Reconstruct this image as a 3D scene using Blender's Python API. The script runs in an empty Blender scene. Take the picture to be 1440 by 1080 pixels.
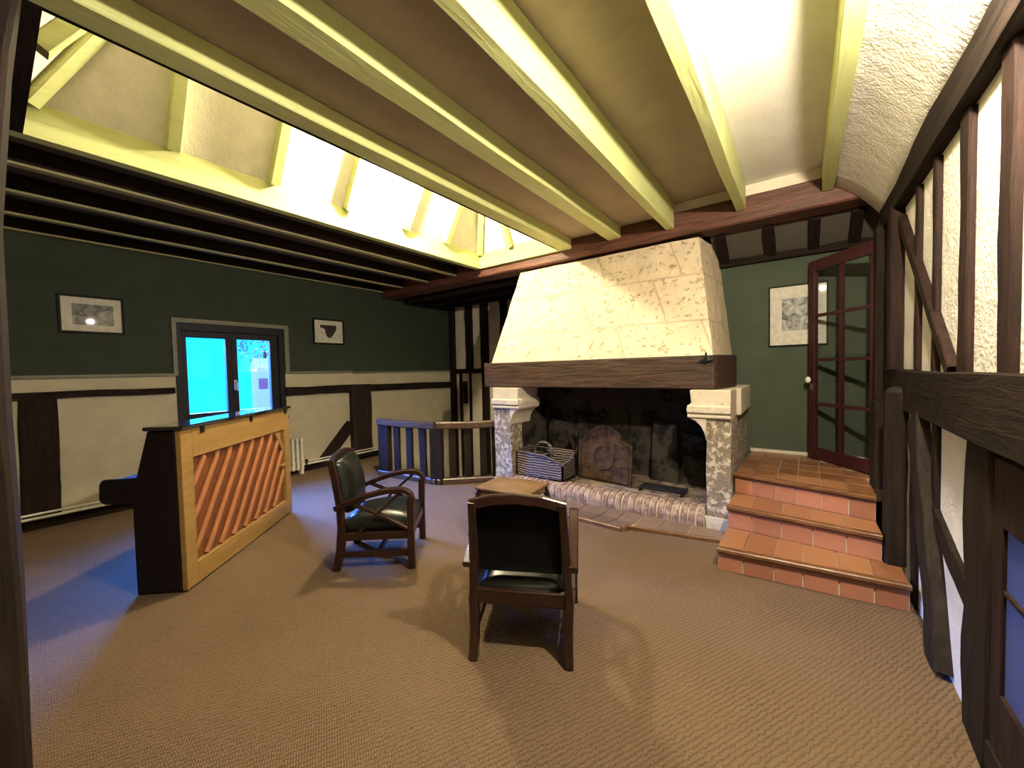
import bpy, bmesh, math, random
from mathutils import Vector as V, Matrix, noise
random.seed(7)
SC = bpy.context.scene
COL = SC.collection
PI = math.pi

# ------------------------------------------------------------------ materials
def new_mat(name):
    m = bpy.data.materials.new(name); m.use_nodes = True
    nt = m.node_tree; nt.nodes.clear()
    out = nt.nodes.new('ShaderNodeOutputMaterial')
    b = nt.nodes.new('ShaderNodeBsdfPrincipled')
    nt.links.new(b.outputs[0], out.inputs[0])
    return m, nt, b

def nd(nt, t, **kw):
    n = nt.nodes.new(t)
    for k, v in kw.items():
        if k in n.inputs: n.inputs[k].default_value = v
        else: setattr(n, k, v)
    return n

def rgba(c): return (c[0], c[1], c[2], 1)

def coords(nt, scale=(1, 1, 1), rot=(0, 0, 0)):
    tc = nd(nt, 'ShaderNodeTexCoord'); mp = nd(nt, 'ShaderNodeMapping')
    mp.inputs['Scale'].default_value = scale; mp.inputs['Rotation'].default_value = rot
    nt.links.new(tc.outputs['Object'], mp.inputs[0])
    return mp.outputs[0]

def ramp(nt, fac, stops):
    r = nd(nt, 'ShaderNodeValToRGB'); e = r.color_ramp.elements
    while len(e) < len(stops): e.new(0.5)
    for i, (p, c) in enumerate(stops):
        e[i].position = p; e[i].color = rgba(c)
    nt.links.new(fac, r.inputs[0]); return r.outputs[0]

def bump(nt, b, height, strength=.3, dist=.01):
    n = nd(nt, 'ShaderNodeBump', Strength=strength, Distance=dist)
    nt.links.new(height, n.inputs['Height']); nt.links.new(n.outputs[0], b.inputs['Normal'])

def mat_wood(name, dark, light, grain=(3, 3, 30), rough=.55, bmp=.35, spec=.4, noise_scale=4, contrast=(.3, .7)):
    """grain: scale per axis, a small number runs along the grain"""
    m, nt, b = new_mat(name)
    c = coords(nt, grain)
    n = nd(nt, 'ShaderNodeTexNoise', Scale=noise_scale, Detail=6, Roughness=.62, Distortion=.6)
    nt.links.new(c, n.inputs['Vector'])
    col = ramp(nt, n.outputs['Fac'], [(contrast[0], dark), (contrast[1], light)])
    nt.links.new(col, b.inputs['Base Color'])
    b.inputs['Roughness'].default_value = rough
    b.inputs['Specular IOR Level'].default_value = spec
    bump(nt, b, n.outputs['Fac'], bmp, .012)
    return m

def mat_plaster(name, base, var=.06, scale=9, bmp=.3, dist=.02, rough=.9, fine=60):
    m, nt, b = new_mat(name)
    c = coords(nt)
    n = nd(nt, 'ShaderNodeTexNoise', Scale=scale, Detail=8, Roughness=.6)
    n2 = nd(nt, 'ShaderNodeTexNoise', Scale=fine, Detail=3)
    nt.links.new(c, n.inputs['Vector']); nt.links.new(c, n2.inputs['Vector'])
    lo = [max(0, x * (1 - var * 2)) for x in base]; hi = [min(1, x * (1 + var)) for x in base]
    nt.links.new(ramp(nt, n.outputs['Fac'], [(.3, lo), (.7, hi)]), b.inputs['Base Color'])
    ad = nd(nt, 'ShaderNodeMath', operation='ADD')
    nt.links.new(n.outputs['Fac'], ad.inputs[0])
    ml = nd(nt, 'ShaderNodeMath', operation='MULTIPLY'); ml.inputs[1].default_value = .35
    nt.links.new(n2.outputs['Fac'], ml.inputs[0]); nt.links.new(ml.outputs[0], ad.inputs[1])
    bump(nt, b, ad.outputs[0], bmp, dist)
    b.inputs['Roughness'].default_value = rough
    b.inputs['Specular IOR Level'].default_value = .2
    return m

def mat_plain(name, base, rough=.5, metal=0, spec=.5, coat=0):
    m, nt, b = new_mat(name)
    c = coords(nt)
    n = nd(nt, 'ShaderNodeTexNoise', Scale=25, Detail=4)
    nt.links.new(c, n.inputs['Vector'])
    nt.links.new(ramp(nt, n.outputs['Fac'], [(.3, [x * .85 for x in base]), (.7, [min(1, x * 1.1) for x in base])]), b.inputs['Base Color'])
    b.inputs['Roughness'].default_value = rough; b.inputs['Metallic'].default_value = metal
    b.inputs['Specular IOR Level'].default_value = spec
    b.inputs['Coat Weight'].default_value = coat
    return m

M = {}
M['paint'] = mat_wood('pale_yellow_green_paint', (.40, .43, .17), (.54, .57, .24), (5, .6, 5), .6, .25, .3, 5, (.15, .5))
M['paint_x'] = mat_wood('pale_yellow_green_paint_crosswise', (.40, .43, .17), (.54, .57, .24), (.6, 5, 5), .6, .25, .3, 5, (.15, .5))
M['paint_old'] = mat_wood('aged_olive_paint', (.19, .18, .09), (.30, .285, .145), (5, .6, 5), .7, .25, .3, 5, (.15, .5))  # joist paint with the dim light put into its tone
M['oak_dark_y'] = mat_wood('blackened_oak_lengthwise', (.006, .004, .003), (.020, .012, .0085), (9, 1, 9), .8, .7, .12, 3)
M['oak_dark_z'] = mat_wood('blackened_oak_upright', (.006, .004, .003), (.021, .0125, .009), (9, 9, 1), .8, .7, .12, 3)
M['oak_dark_x'] = mat_wood('blackened_oak_crosswise', (.006, .004, .003), (.020, .012, .0085), (1, 9, 9), .8, .7, .12, 3)
M['oak_red_z'] = mat_wood('red_brown_oak_upright', (.006, .003, .0023), (.026, .0118, .0085), (9, 9, 1), .75, .7, .15, 3)
M['oak_grey_z'] = mat_wood('greyed_oak_upright', (.009, .007, .0055), (.030, .022, .018), (9, 9, 1), .8, .7, .12, 3)
M['oak_beam'] = mat_wood('red_brown_beam_oak', (.040, .014, .008), (.15, .055, .03), (1, 9, 9), .55, .5, .4, 3)
M['oak_mantel'] = mat_wood('brown_mantel_oak', (.010, .005, .003), (.064, .031, .016), (1.2, 10, 10), .6, .8, .35, 3)
M['oak_rail_x'] = mat_wood('worn_rail_oak', (.03, .017, .011), (.10, .058, .036), (2, 8, 8), .32, .4, .5, 3)
M['plaster'] = mat_plaster('cream_plaster', (.72, .64, .49), .06, 5, .25)
M['plaster_white'] = mat_plaster('rough_white_plaster', (.80, .76, .68), .05, 6, .35, .045)
M['plaster_smooth'] = mat_plaster('smooth_white_plaster', (.82, .78, .70), .03, 4, .15)  # same ceiling plaster, whitened to carry the lamp light in its colour
M['plaster_ceiling'] = mat_plaster('beige_ceiling_plaster', (.38, .315, .23), .06, 4, .2)  # ceiling plaster with the shade of the dim bays put into its colour
M['plaster_well'] = mat_plaster('lantern_plaster', (.80, .76, .64), .06, 7, .4)
M['green'] = mat_plaster('dark_green_paint', (.060, .076, .050), .08, 4, .12, .01, .8)
M['dark_void'] = mat_plaster('unlit_plaster', (.10, .085, .065), .06, 4, .2)  # darkest plaster tone, shade of unlit bays and corners put into it
M['trim_green'] = mat_plain('olive_grey_trim_paint', (.15, .15, .105), .55)
M['iron'] = mat_plain('black_iron', (.012, .012, .013), .45, .6)
M['white_enamel'] = mat_plain('white_enamel', (.72, .68, .56), .35)
M['chrome'] = mat_plain('bright_metal', (.8, .8, .78), .25, 1)
M['porcelain'] = mat_plain('white_porcelain', (.85, .84, .8), .15)
M['door_red'] = mat_plain('dark_red_door_paint', (.036, .006, .008), .45)
M['win_dark'] = mat_plain('dark_window_paint', (.007, .008, .014), .5, 0, .2)
M['leather'] = mat_plain('dark_green_leather', (.005, .007, .005), .33, 0, .4)
M['leather_back'] = mat_plain('black_back_cloth', (.003, .0027, .002), .9, 0, .08)
M['chair_wood'] = mat_wood('polished_mahogany', (.008, .0028, .0018), (.030, .0098, .0053), (6, 6, 3), .30, .1, .5, 6)
M['stool_wood'] = mat_wood('brown_stool_oak', (.075, .038, .016), (.26, .15, .062), (1.2, 9, 9), .36, .25, .45, 4)
M['piano_black'] = mat_plain('piano_dark_lacquer', (.005, .0026, .0022), .5, 0, .25, .0)
M['piano_lid'] = mat_plain('piano_lid_lacquer', (.008, .006, .006), .08, 0, .8, 1)
M['piano_frame'] = mat_wood('blond_piano_frame', (.215, .122, .034), (.30, .18, .058), (1, 7, 7), .5, .1, .4, 3)
M['soundboard'] = mat_wood('orange_spruce', (.085, .026, .009), (.165, .055, .018), (6, 6, 1), .5, .15, .4, 3)
M['rib'] = mat_wood('pale_spruce_rib', (.30, .112, .04), (.40, .165, .065), (3, 6, 3), .5, .1, .4, 3)
M['wicker'] = None
M['black_frame'] = mat_plain('black_picture_frame', (.005, .005, .005), .6, 0, .15)
M['mat_board'] = mat_plain('cream_mount_board', (.68, .65, .56), .7)
M['mortar'] = mat_plaster('grey_mortar', (.62, .55, .44), .08, 20, .4, .01)
M['nosing'] = mat_wood('brown_step_nosing', (.07, .028, .012), (.20, .09, .036), (2, 8, 8), .35, .2, .5, 4)
M['ivory'] = mat_plain('ivory', (.75, .7, .6), .3)
M['outside_wall'] = mat_plaster('pale_render', (.75, .72, .7), .05, 3, .2)
M['outside_roof'] = mat_plain('slate', (.2, .16, .18), .8)
M['hedge'] = mat_plain('hedge_leaves', (.32, .10, .14), .8)
M['leafy'] = mat_plain('tree_leaves', (.10, .22, .14), .8)

def mat_two_tone():
    """dark green above the ledge, cream plaster below it"""
    m, nt, b = new_mat('green_over_cream_wall')
    g = nd(nt, 'ShaderNodeNewGeometry'); s = nd(nt, 'ShaderNodeSeparateXYZ')
    nt.links.new(g.outputs['Position'], s.inputs[0])
    gt = nd(nt, 'ShaderNodeMath', operation='GREATER_THAN'); gt.inputs[1].default_value = 1.43
    nt.links.new(s.outputs['Z'], gt.inputs[0])
    c = coords(nt)
    n = nd(nt, 'ShaderNodeTexNoise', Scale=5, Detail=7, Roughness=.6); nt.links.new(c, n.inputs['Vector'])
    cr = ramp(nt, n.outputs['Fac'], [(.3, (.47, .425, .305)), (.7, (.57, .515, .375))])
    gr = ramp(nt, n.outputs['Fac'], [(.3, (.030, .038, .027)), (.7, (.038, .048, .034))])
    mx = nd(nt, 'ShaderNodeMix', data_type='RGBA')
    nt.links.new(gt.outputs[0], mx.inputs[0]); nt.links.new(cr, mx.inputs[6]); nt.links.new(gr, mx.inputs[7])
    nt.links.new(mx.outputs[2], b.inputs['Base Color'])
    b.inputs['Roughness'].default_value = .85; b.inputs['Specular IOR Level'].default_value = .2
    bump(nt, b, n.outputs['Fac'], .25, .02)
    return m
M['two_tone'] = mat_two_tone()

def mat_carpet():
    m, nt, b = new_mat('brown_ribbed_sisal')
    c = coords(nt)
    n = nd(nt, 'ShaderNodeTexNoise', Scale=180, Detail=3); nt.links.new(c, n.inputs['Vector'])
    big = nd(nt, 'ShaderNodeTexNoise', Scale=1.6, Detail=4); nt.links.new(c, big.inputs['Vector'])
    w = nd(nt, 'ShaderNodeTexWave', wave_type='BANDS', bands_direction='X', Scale=16, Distortion=4.0, Detail=2)
    w.inputs['Detail Scale'].default_value = 2.0
    nt.links.new(coords(nt, (1, 1, 1), (0, 0, math.radians(28))), w.inputs['Vector'])
    w2 = nd(nt, 'ShaderNodeTexWave', wave_type='BANDS', bands_direction='Y', Scale=34, Distortion=2.5, Detail=2)
    nt.links.new(coords(nt, (1, 1, 1), (0, 0, math.radians(28))), w2.inputs['Vector'])
    mu = nd(nt, 'ShaderNodeMath', operation='MULTIPLY')
    nt.links.new(w.outputs['Fac'], mu.inputs[0]); nt.links.new(w2.outputs['Fac'], mu.inputs[1])
    ad = nd(nt, 'ShaderNodeMath', operation='ADD')
    nt.links.new(mu.outputs[0], ad.inputs[0]); nt.links.new(n.outputs['Fac'], ad.inputs[1])
    ad2 = nd(nt, 'ShaderNodeMath', operation='MULTIPLY_ADD'); ad2.inputs[1].default_value = .35
    nt.links.new(big.outputs['Fac'], ad2.inputs[0]); nt.links.new(ad.outputs[0], ad2.inputs[2])
    nt.links.new(ramp(nt, ad2.outputs[0], [(.40, (.024, .0155, .0095)), (1.0, (.152, .101, .061))]), b.inputs['Base Color'])
    bump(nt, b, ad.outputs[0], .5, .008)
    b.inputs['Roughness'].default_value = .95; b.inputs['Specular IOR Level'].default_value = .15
    return m
M['carpet'] = mat_carpet()

def mat_stone(name, base, hole, vscale=14, amount=.3, bmp=.6, blocks=False):
    m, nt, b = new_mat(name)
    c = coords(nt)
    n = nd(nt, 'ShaderNodeTexNoise', Scale=5, Detail=9, Roughness=.65); nt.links.new(c, n.inputs['Vector'])
    n3 = nd(nt, 'ShaderNodeTexNoise', Scale=vscale, Detail=6, Roughness=.7); nt.links.new(c, n3.inputs['Vector'])
    col = ramp(nt, n.outputs['Fac'], [(.3, [x * .8 for x in base]), (.7, base)])
    pit = ramp(nt, n3.outputs['Fac'], [(amount, (0, 0, 0)), (amount + .1, (1, 1, 1))])
    mx = nd(nt, 'ShaderNodeMix', data_type='RGBA')
    nt.links.new(pit, mx.inputs[0]); mx.inputs[6].default_value = rgba(hole); nt.links.new(col, mx.inputs[7])
    last = mx.outputs[2]; h = pit
    if blocks:
        br = nd(nt, 'ShaderNodeTexBrick', Scale=1.0, offset=.37)
        br.inputs['Mortar Size'].default_value = .009; br.inputs['Mortar Smooth'].default_value = .6
        br.inputs['Brick Width'].default_value = .78; br.inputs['Row Height'].default_value = .46
        tc = nd(nt, 'ShaderNodeTexCoord'); sp = nd(nt, 'ShaderNodeSeparateXYZ'); cb = nd(nt, 'ShaderNodeCombineXYZ')
        wob = nd(nt, 'ShaderNodeTexNoise', Scale=3, Detail=3); nt.links.new(tc.outputs['Object'], wob.inputs['Vector'])
        ma = nd(nt, 'ShaderNodeMath', operation='MULTIPLY_ADD'); ma.inputs[1].default_value = .05
        nt.links.new(tc.outputs['Object'], sp.inputs[0])
        sm = nd(nt, 'ShaderNodeMath', operation='ADD'); nt.links.new(sp.outputs['X'], sm.inputs[0]); nt.links.new(sp.outputs['Y'], sm.inputs[1])
        nt.links.new(wob.outputs['Fac'], ma.inputs[0]); nt.links.new(sp.outputs['Z'], ma.inputs[2])
        nt.links.new(sm.outputs[0], cb.inputs[0]); nt.links.new(ma.outputs[0], cb.inputs[1])
        nt.links.new(cb.outputs[0], br.inputs['Vector'])
        mx2 = nd(nt, 'ShaderNodeMix', data_type='RGBA')
        nt.links.new(br.outputs['Fac'], mx2.inputs[0]); nt.links.new(last, mx2.inputs[6]); mx2.inputs[7].default_value = rgba([x * .74 for x in base])
        last = mx2.outputs[2]
        iv = nd(nt, 'ShaderNodeMath', operation='SUBTRACT'); nt.links.new(pit, iv.inputs[0]); nt.links.new(br.outputs['Fac'], iv.inputs[1]); h = iv.outputs[0]
    nt.links.new(last, b.inputs['Base Color'])
    b.inputs['Roughness'].default_value = .9; b.inputs['Specular IOR Level'].default_value = .2
    bump(nt, b, h, bmp, .012)
    return m
M['hood_stone'] = mat_stone('warm_limestone', (.80, .655, .45), (.42, .29, .16), 18, .335, .6, True)
M['pier_stone'] = mat_stone('pitted_limestone', (.60, .52, .39), (.22, .175, .12), 22, .45, .8)
M['corbel_stone'] = mat_stone('carved_limestone', (.63, .555, .43), (.36, .30, .21), 26, .33, .4)
M['soot_stone'] = mat_stone('sooted_stone', (.052, .044, .036), (.011, .009, .008), 5, .42, .5)
M['iron_plate'] = mat_stone('rusty_cast_iron', (.062, .036, .020), (.026, .015, .009), 12, .42, .6)
M['hearth_slab_mat'] = mat_stone('dirty_hearth_slab', (.26, .20, .145), (.10, .075, .055), 9, .45, .5)
M['hearth_brick'] = mat_stone('worn_brick', (.42, .30, .215), (.20, .12, .085), 14, .45, .6)

def mat_tile(name, a, c2, rough=.42):
    m, nt, b = new_mat(name)
    g = nd(nt, 'ShaderNodeNewGeometry')
    c = coords(nt)
    n = nd(nt, 'ShaderNodeTexNoise', Scale=14, Detail=5); nt.links.new(c, n.inputs['Vector'])
    ad = nd(nt, 'ShaderNodeMath', operation='MULTIPLY_ADD'); ad.inputs[1].default_value = .6
    nt.links.new(g.outputs['Random Per Island'], ad.inputs[0])
    ml = nd(nt, 'ShaderNodeMath', operation='MULTIPLY'); ml.inputs[1].default_value = .5
    nt.links.new(n.outputs['Fac'], ml.inputs[0]); nt.links.new(ml.outputs[0], ad.inputs[2])
    nt.links.new(ramp(nt, ad.outputs[0], [(.15, a), (.85, c2)]), b.inputs['Base Color'])
    b.inputs['Roughness'].default_value = rough
    bump(nt, b, n.outputs['Fac'], .15, .006)
    return m
M['riser_tile'] = mat_tile('terracotta_riser_tile', (.25, .098, .053), (.41, .178, .102))
M['tread_tile'] = mat_tile('terracotta_tread_tile', (.17, .066, .028), (.31, .142, .062), .3)
M['apron_tile'] = mat_tile('worn_hearth_tile', (.088, .056, .036), (.19, .125, .085))

def mat_wicker():
    m, nt, b = new_mat('purple_grey_wicker')
    c = coords(nt)
    w = nd(nt, 'ShaderNodeTexWave', wave_type='BANDS', bands_direction='Z', Scale=11, Distortion=3.0, Detail=1); nt.links.new(c, w.inputs['Vector'])
    w2 = nd(nt, 'ShaderNodeTexWave', wave_type='BANDS', bands_direction='X', Scale=14, Distortion=1); nt.links.new(c, w2.inputs['Vector'])
    mu = nd(nt, 'ShaderNodeMath', operation='MULTIPLY_ADD'); nt.links.new(w2.outputs['Fac'], mu.inputs[0]); mu.inputs[1].default_value = .25; nt.links.new(w.outputs['Fac'], mu.inputs[2])
    nt.links.new(ramp(nt, mu.outputs[0], [(.10, (.048, .034, .032)), (1.1, (.150, .113, .107))]), b.inputs['Base Color'])
    bump(nt, b, mu.outputs[0], .9, .012); b.inputs['Roughness'].default_value = .7
    return m
M['wicker'] = mat_wicker()

def mat_print(name, scale, off, dark, light, lo, hi):
    m, nt, b = new_mat(name)
    tc = nd(nt, 'ShaderNodeTexCoord'); mp = nd(nt, 'ShaderNodeMapping'); mp.inputs['Location'].default_value = off
    nt.links.new(tc.outputs['Object'], mp.inputs[0])
    n = nd(nt, 'ShaderNodeTexNoise', Scale=scale, Detail=8, Roughness=.6, Distortion=1.0); nt.links.new(mp.outputs[0], n.inputs['Vector'])
    nt.links.new(ramp(nt, n.outputs['Fac'], [(lo, dark), (hi, light)]), b.inputs['Base Color'])
    b.inputs['Roughness'].default_value = .6
    return m
M['print_land'] = mat_print('grey_landscape_print', 9, (0, 0, 0), (.05, .05, .05), (.42, .42, .40), .35, .65)
M['print_tree'] = mat_print('grey_tree_print', 14, (3, 1, 0), (.06, .06, .06), (.6, .6, .58), .35, .65)
M['print_dark'] = mat_print('dark_ink', 18, (0, 2, 0), (.010, .009, .008), (.08, .06, .055), .35, .7)

def mat_glass(name, tint=(1, 1, 1), rough=0.0, refl=.025):
    m = bpy.data.materials.new(name); m.use_nodes = True; nt = m.node_tree; nt.nodes.clear()
    out = nt.nodes.new('ShaderNodeOutputMaterial')
    tr = nd(nt, 'ShaderNodeBsdfTransparent'); tr.inputs[0].default_value = rgba(tint)
    gl = nd(nt, 'ShaderNodeBsdfGlossy'); gl.inputs['Roughness'].default_value = max(rough, .02)
    mix = nd(nt, 'ShaderNodeMixShader'); lw = nd(nt, 'ShaderNodeLayerWeight', Blend=.5)
    pw = nd(nt, 'ShaderNodeMath', operation='POWER'); pw.inputs[1].default_value = 5.0
    fr = nd(nt, 'ShaderNodeMath', operation='MULTIPLY_ADD'); fr.inputs[1].default_value = .8; fr.inputs[2].default_value = refl
    nt.links.new(lw.outputs['Facing'], pw.inputs[0]); nt.links.new(pw.outputs[0], fr.inputs[0])
    nt.links.new(fr.outputs[0], mix.inputs[0]); nt.links.new(tr.outputs[0], mix.inputs[1]); nt.links.new(gl.outputs[0], mix.inputs[2])
    nt.links.new(mix.outputs[0], out.inputs[0])
    return m
M['glass'] = mat_glass('clear_glass', (.96, .97, .97))
def mat_added_cloth():
    m = bpy.data.materials.new('thin_blind_cloth'); m.use_nodes = True; nt = m.node_tree; nt.nodes.clear()
    out = nt.nodes.new('ShaderNodeOutputMaterial'); tl = nd(nt, 'ShaderNodeBsdfTranslucent'); df = nd(nt, 'ShaderNodeBsdfDiffuse'); mx = nd(nt, 'ShaderNodeMixShader', Fac=.25)
    tl.inputs[0].default_value = (.75, .75, .8, 1); df.inputs[0].default_value = (.16, .16, .2, 1)
    nt.links.new(tl.outputs[0], mx.inputs[1]); nt.links.new(df.outputs[0], mx.inputs[2]); nt.links.new(mx.outputs[0], out.inputs[0])
    return m
M['blind_cloth'] = mat_added_cloth()
M['picture_glass'] = mat_glass('picture_glass', (.97, .97, .96), .02, .006)
M['glass_blue'] = mat_glass('blue_tinted_glass', (.75, .8, 1))

# ------------------------------------------------------------------ mesh builder
class MB:
    def __init__(s): s.b = bmesh.new()
    def poly(s, pts):
        return s.b.faces.new([s.b.verts.new(p) for p in pts])
    def prism(s, pts, d):
        """closed solid: polygon pts (3D) extruded by vector d"""
        d = V(d); a = [s.b.verts.new(V(p)) for p in pts]; c = [s.b.verts.new(V(p) + d) for p in pts]
        s.b.faces.new(a[::-1]); s.b.faces.new(c); n = len(a)
        for i in range(n): s.b.faces.new([a[i], a[(i + 1) % n], c[(i + 1) % n], c[i]])
        return s
    def box(s, x0, y0, z0, x1, y1, z1):
        return s.prism([(x0, y0, z0), (x1, y0, z0), (x1, y1, z0), (x0, y1, z0)], (0, 0, z1 - z0))
    def hexa(s, lo, hi):
        """lo, hi: four corner points each, bottom and top"""
        a = [s.b.verts.new(V(p)) for p in lo]; c = [s.b.verts.new(V(p)) for p in hi]
        s.b.faces.new(a[::-1]); s.b.faces.new(c)
        for i in range(4): s.b.faces.new([a[i], a[(i + 1) % 4], c[(i + 1) % 4], c[i]])
        return s
    def sweep(s, rings):
        """rings: list of equal-length point loops"""
        vs = [[s.b.verts.new(V(p)) for p in r] for r in rings]; n = len(vs[0])
        s.b.faces.new(vs[0][::-1]); s.b.faces.new(vs[-1])
        for r0, r1 in zip(vs, vs[1:]):
            for i in range(n): s.b.faces.new([r0[i], r0[(i + 1) % n], r1[(i + 1) % n], r1[i]])
        return s
    def bar(s, path, w, h, up=(0, 0, 1), jit=0, ch=.18, seg=0, taper=None):
        """rectangular section with chamfered corners swept along path; jit = hand-hewn unevenness"""
        P = [V(p) for p in path]
        if seg and len(P) == 2: P = [P[0].lerp(P[1], i / seg) for i in range(seg + 1)]
        up = V(up); rings = []; sd = random.random() * 100
        for i, p in enumerate(P):
            t = (P[min(i + 1, len(P) - 1)] - P[max(i - 1, 0)]).normalized()
            x = t.cross(up)
            if x.length < 1e-4: x = t.cross(V((1, 0, 0)))
            x.normalize(); y = x.cross(t).normalized()
            k = 1
            if taper: k = taper[0] + (taper[1] - taper[0]) * i / (len(P) - 1)
            a, c = w / 2 * k, h / 2 * k; q = min(a, c) * ch
            r = []
            for j, (u, v) in enumerate([(a - q, -c), (a, -c + q), (a, c - q), (a - q, c), (-a + q, c), (-a, c - q), (-a, -c + q), (-a + q, -c)]):
                if jit:
                    nn = noise.noise_vector(V((i * .37 + sd, (j // 2) * 3.1, sd)))
                    u += nn.x * jit; v += nn.y * jit
                r.append(p + x * u + y * v)
            rings.append(r)
        return s.sweep(rings)
    def tube(s, path, r, n=10, r2=None):
        P = [V(p) for p in path]; rings = []; ref = None
        for i, p in enumerate(P):
            t = (P[min(i + 1, len(P) - 1)] - P[max(i - 1, 0)]).normalized()
            if ref is None: ref = t.orthogonal().normalized()
            x = (ref - t * ref.dot(t)).normalized(); ref = x; y = t.cross(x)
            rr = r if r2 is None else r + (r2 - r) * i / (len(P) - 1)
            rings.append([p + (x * math.cos(2 * PI * k / n) + y * math.sin(2 * PI * k / n)) * rr for k in range(n)])
        return s.sweep(rings)
    def lathe(s, prof, c=(0, 0, 0), n=20):
        c = V(c)
        return s.sweep([[c + V((r * math.cos(2 * PI * k / n), r * math.sin(2 * PI * k / n), z)) for k in range(n)] for r, z in prof])
    def ball(s, c, r, n=14, sq=(1, 1, 1)):
        geo = bmesh.ops.create_uvsphere(s.b, u_segments=n, v_segments=n // 2 + 2, radius=r)
        for v in geo['verts']: v.co = V((v.co.x * sq[0], v.co.y * sq[1], v.co.z * sq[2])) + V(c)
        return s
    def move(s, mtx):
        bmesh.ops.transform(s.b, matrix=mtx, verts=s.b.verts); return s
    def rough(s, amp, scale, cuts=0):
        if cuts: bmesh.ops.subdivide_edges(s.b, edges=s.b.edges[:], cuts=cuts, use_grid_fill=True)
        for v in s.b.verts: v.co += noise.noise_vector(v.co * scale) * amp
        return s
    def build(s, name, mat, parent=None, smooth=False, bevel=0, label=None):
        bmesh.ops.recalc_face_normals(s.b, faces=s.b.faces[:])
        me = bpy.data.meshes.new(name); s.b.to_mesh(me); s.b.free()
        me.materials.append(mat if not isinstance(mat, str) else M[mat])
        if smooth:
            for p in me.polygons: p.use_smooth = True
        o = bpy.data.objects.new(name, me); COL.objects.link(o)
        if parent: o.parent = parent
        if bevel:
            md = o.modifiers.new('edge', 'BEVEL'); md.width = bevel; md.segments = 2; md.limit_method = 'ANGLE'
        if label: o['label'] = label
        return o

def smooth_by_angle(o, deg=40):
    for p in o.data.polygons: p.use_smooth = True
    for e in o.data.edges: pass
    md = o.modifiers.new('wn', 'WEIGHTED_NORMAL') if False else None
    return o

def thing(name, label, cat, loc=(0, 0, 0), rz=0, group=None):
    o = bpy.data.objects.new(name, None); COL.objects.link(o)
    o.location = loc; o.rotation_euler = (0, 0, rz); o.empty_display_size = .1
    o['label'] = label; o['category'] = cat
    if group: o['group'] = group
    return o
def tag(o, label, cat, group=None):
    o['label'] = label; o['category'] = cat
    if group: o['group'] = group
    return o
def struct(o): o['kind'] = 'structure'; return o
def struct_empty(name, loc=(0, 0, 0), rz=0):
    o = bpy.data.objects.new(name, None); COL.objects.link(o); o.location = loc; o.rotation_euler = (0, 0, rz)
    o['kind'] = 'structure'; return o

XL, XR = -5.85, .53      # inner faces of the side walls
ZC = 2.92                # ceiling, left bays

# ------------------------------------------------------------------ shell
f = MB()
f.prism([(XL, -1.4, 0), (XR, -1.4, 0), (XR, 4.9, 0), (-3.1, 4.9, 0), (-3.1, 3.89, 0), (-3.655, 3.36, 0), (-4.6, 3.27, 0), (XL, 4.1, 0)], (0, 0, -.22))
struct(f.build('floor', 'carpet'))
g = MB(); g.box(XL - .1, 3.2, -1.75, -3.0, 6.0, -1.65)
struct(g.build('floor_stairwell', 'dark_void'))

# left wall with the window opening (y 1.33-2.53, z .84-2.05)
w = MB()
w.box(XL - .3, -1.4, -1.7, XL, 1.33, 3.1); w.box(XL - .3, 2.53, -1.7, XL, 6.1, 3.1)
w.box(XL - .3, 1.33, -1.7, XL, 2.53, .84); w.box(XL - .3, 1.33, 2.05, XL, 2.53, 3.1)
wall_left = struct(w.build('wall_left', 'two_tone'))
def wall_part(name, mat, parent, p0, p1, wd, h, up, jit=.012, seg=10, ch=.18):
    return MB().bar([p0, p1], wd, h, up, jit, ch, seg).build(name, mat, parent)
# framing timbers set in the left wall
wall_part('rail', 'oak_dark_y', wall_left, (XL + .02, .1, 1.262), (XL + .02, 1.31, 1.262), .07, .065, (0, 0, 1))
wall_part('rail', 'oak_dark_y', wall_left, (XL + .02, 2.52, 1.172), (XL + .02, 3.49, 1.172), .07, .115, (0, 0, 1))
wall_part('rail', 'oak_dark_y', wall_left, (XL + .02, 3.85, 1.165), (XL + .02, 5.76, 1.135), .07, .115, (0, 0, 1))
wall_part('post', 'oak_dark_z', wall_left, (XL + .02, .28, .02), (XL + .02, .30, 1.24), .06, .24, (0, 1, 0), .018)
wall_part('post', 'oak_grey_z', wall_left, (XL + .03, 3.66, .05), (XL + .03, 3.67, 1.23), .09, .36, (0, 1, 0), .012)
wall_part('post', 'oak_dark_z', wall_left, (XL + .05, 5.79, -1.4), (XL + .05, 5.79, 2.72), .12, .10, (0, 1, 0), .012)
wall_part('brace', 'oak_dark_z', wall_left, (XL + .02, 3.02, .09), (XL + .02, 3.49, .60), .07, .16, (0, 1, 0), .015)
# painted ledges where the green paint meets the plaster
t = MB(); t.box(XL, -1.2, 1.425, XL + .035, 1.31, 1.455); struct(t.build('trim_1', 'trim_green'))
t = MB(); t.box(XL, 2.58, 1.425, XL + .035, 3.55, 1.455); t.box(XL, 3.55, 1.41, XL + .03, 5.74, 1.435); struct(t.build('trim_2', 'trim_green'))
bl = MB(); bl.box(XL, -1.2, 0, XL + .05, 4.08, .085); struct(bl.build('baseboard_left', 'oak_dark_y'))

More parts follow.
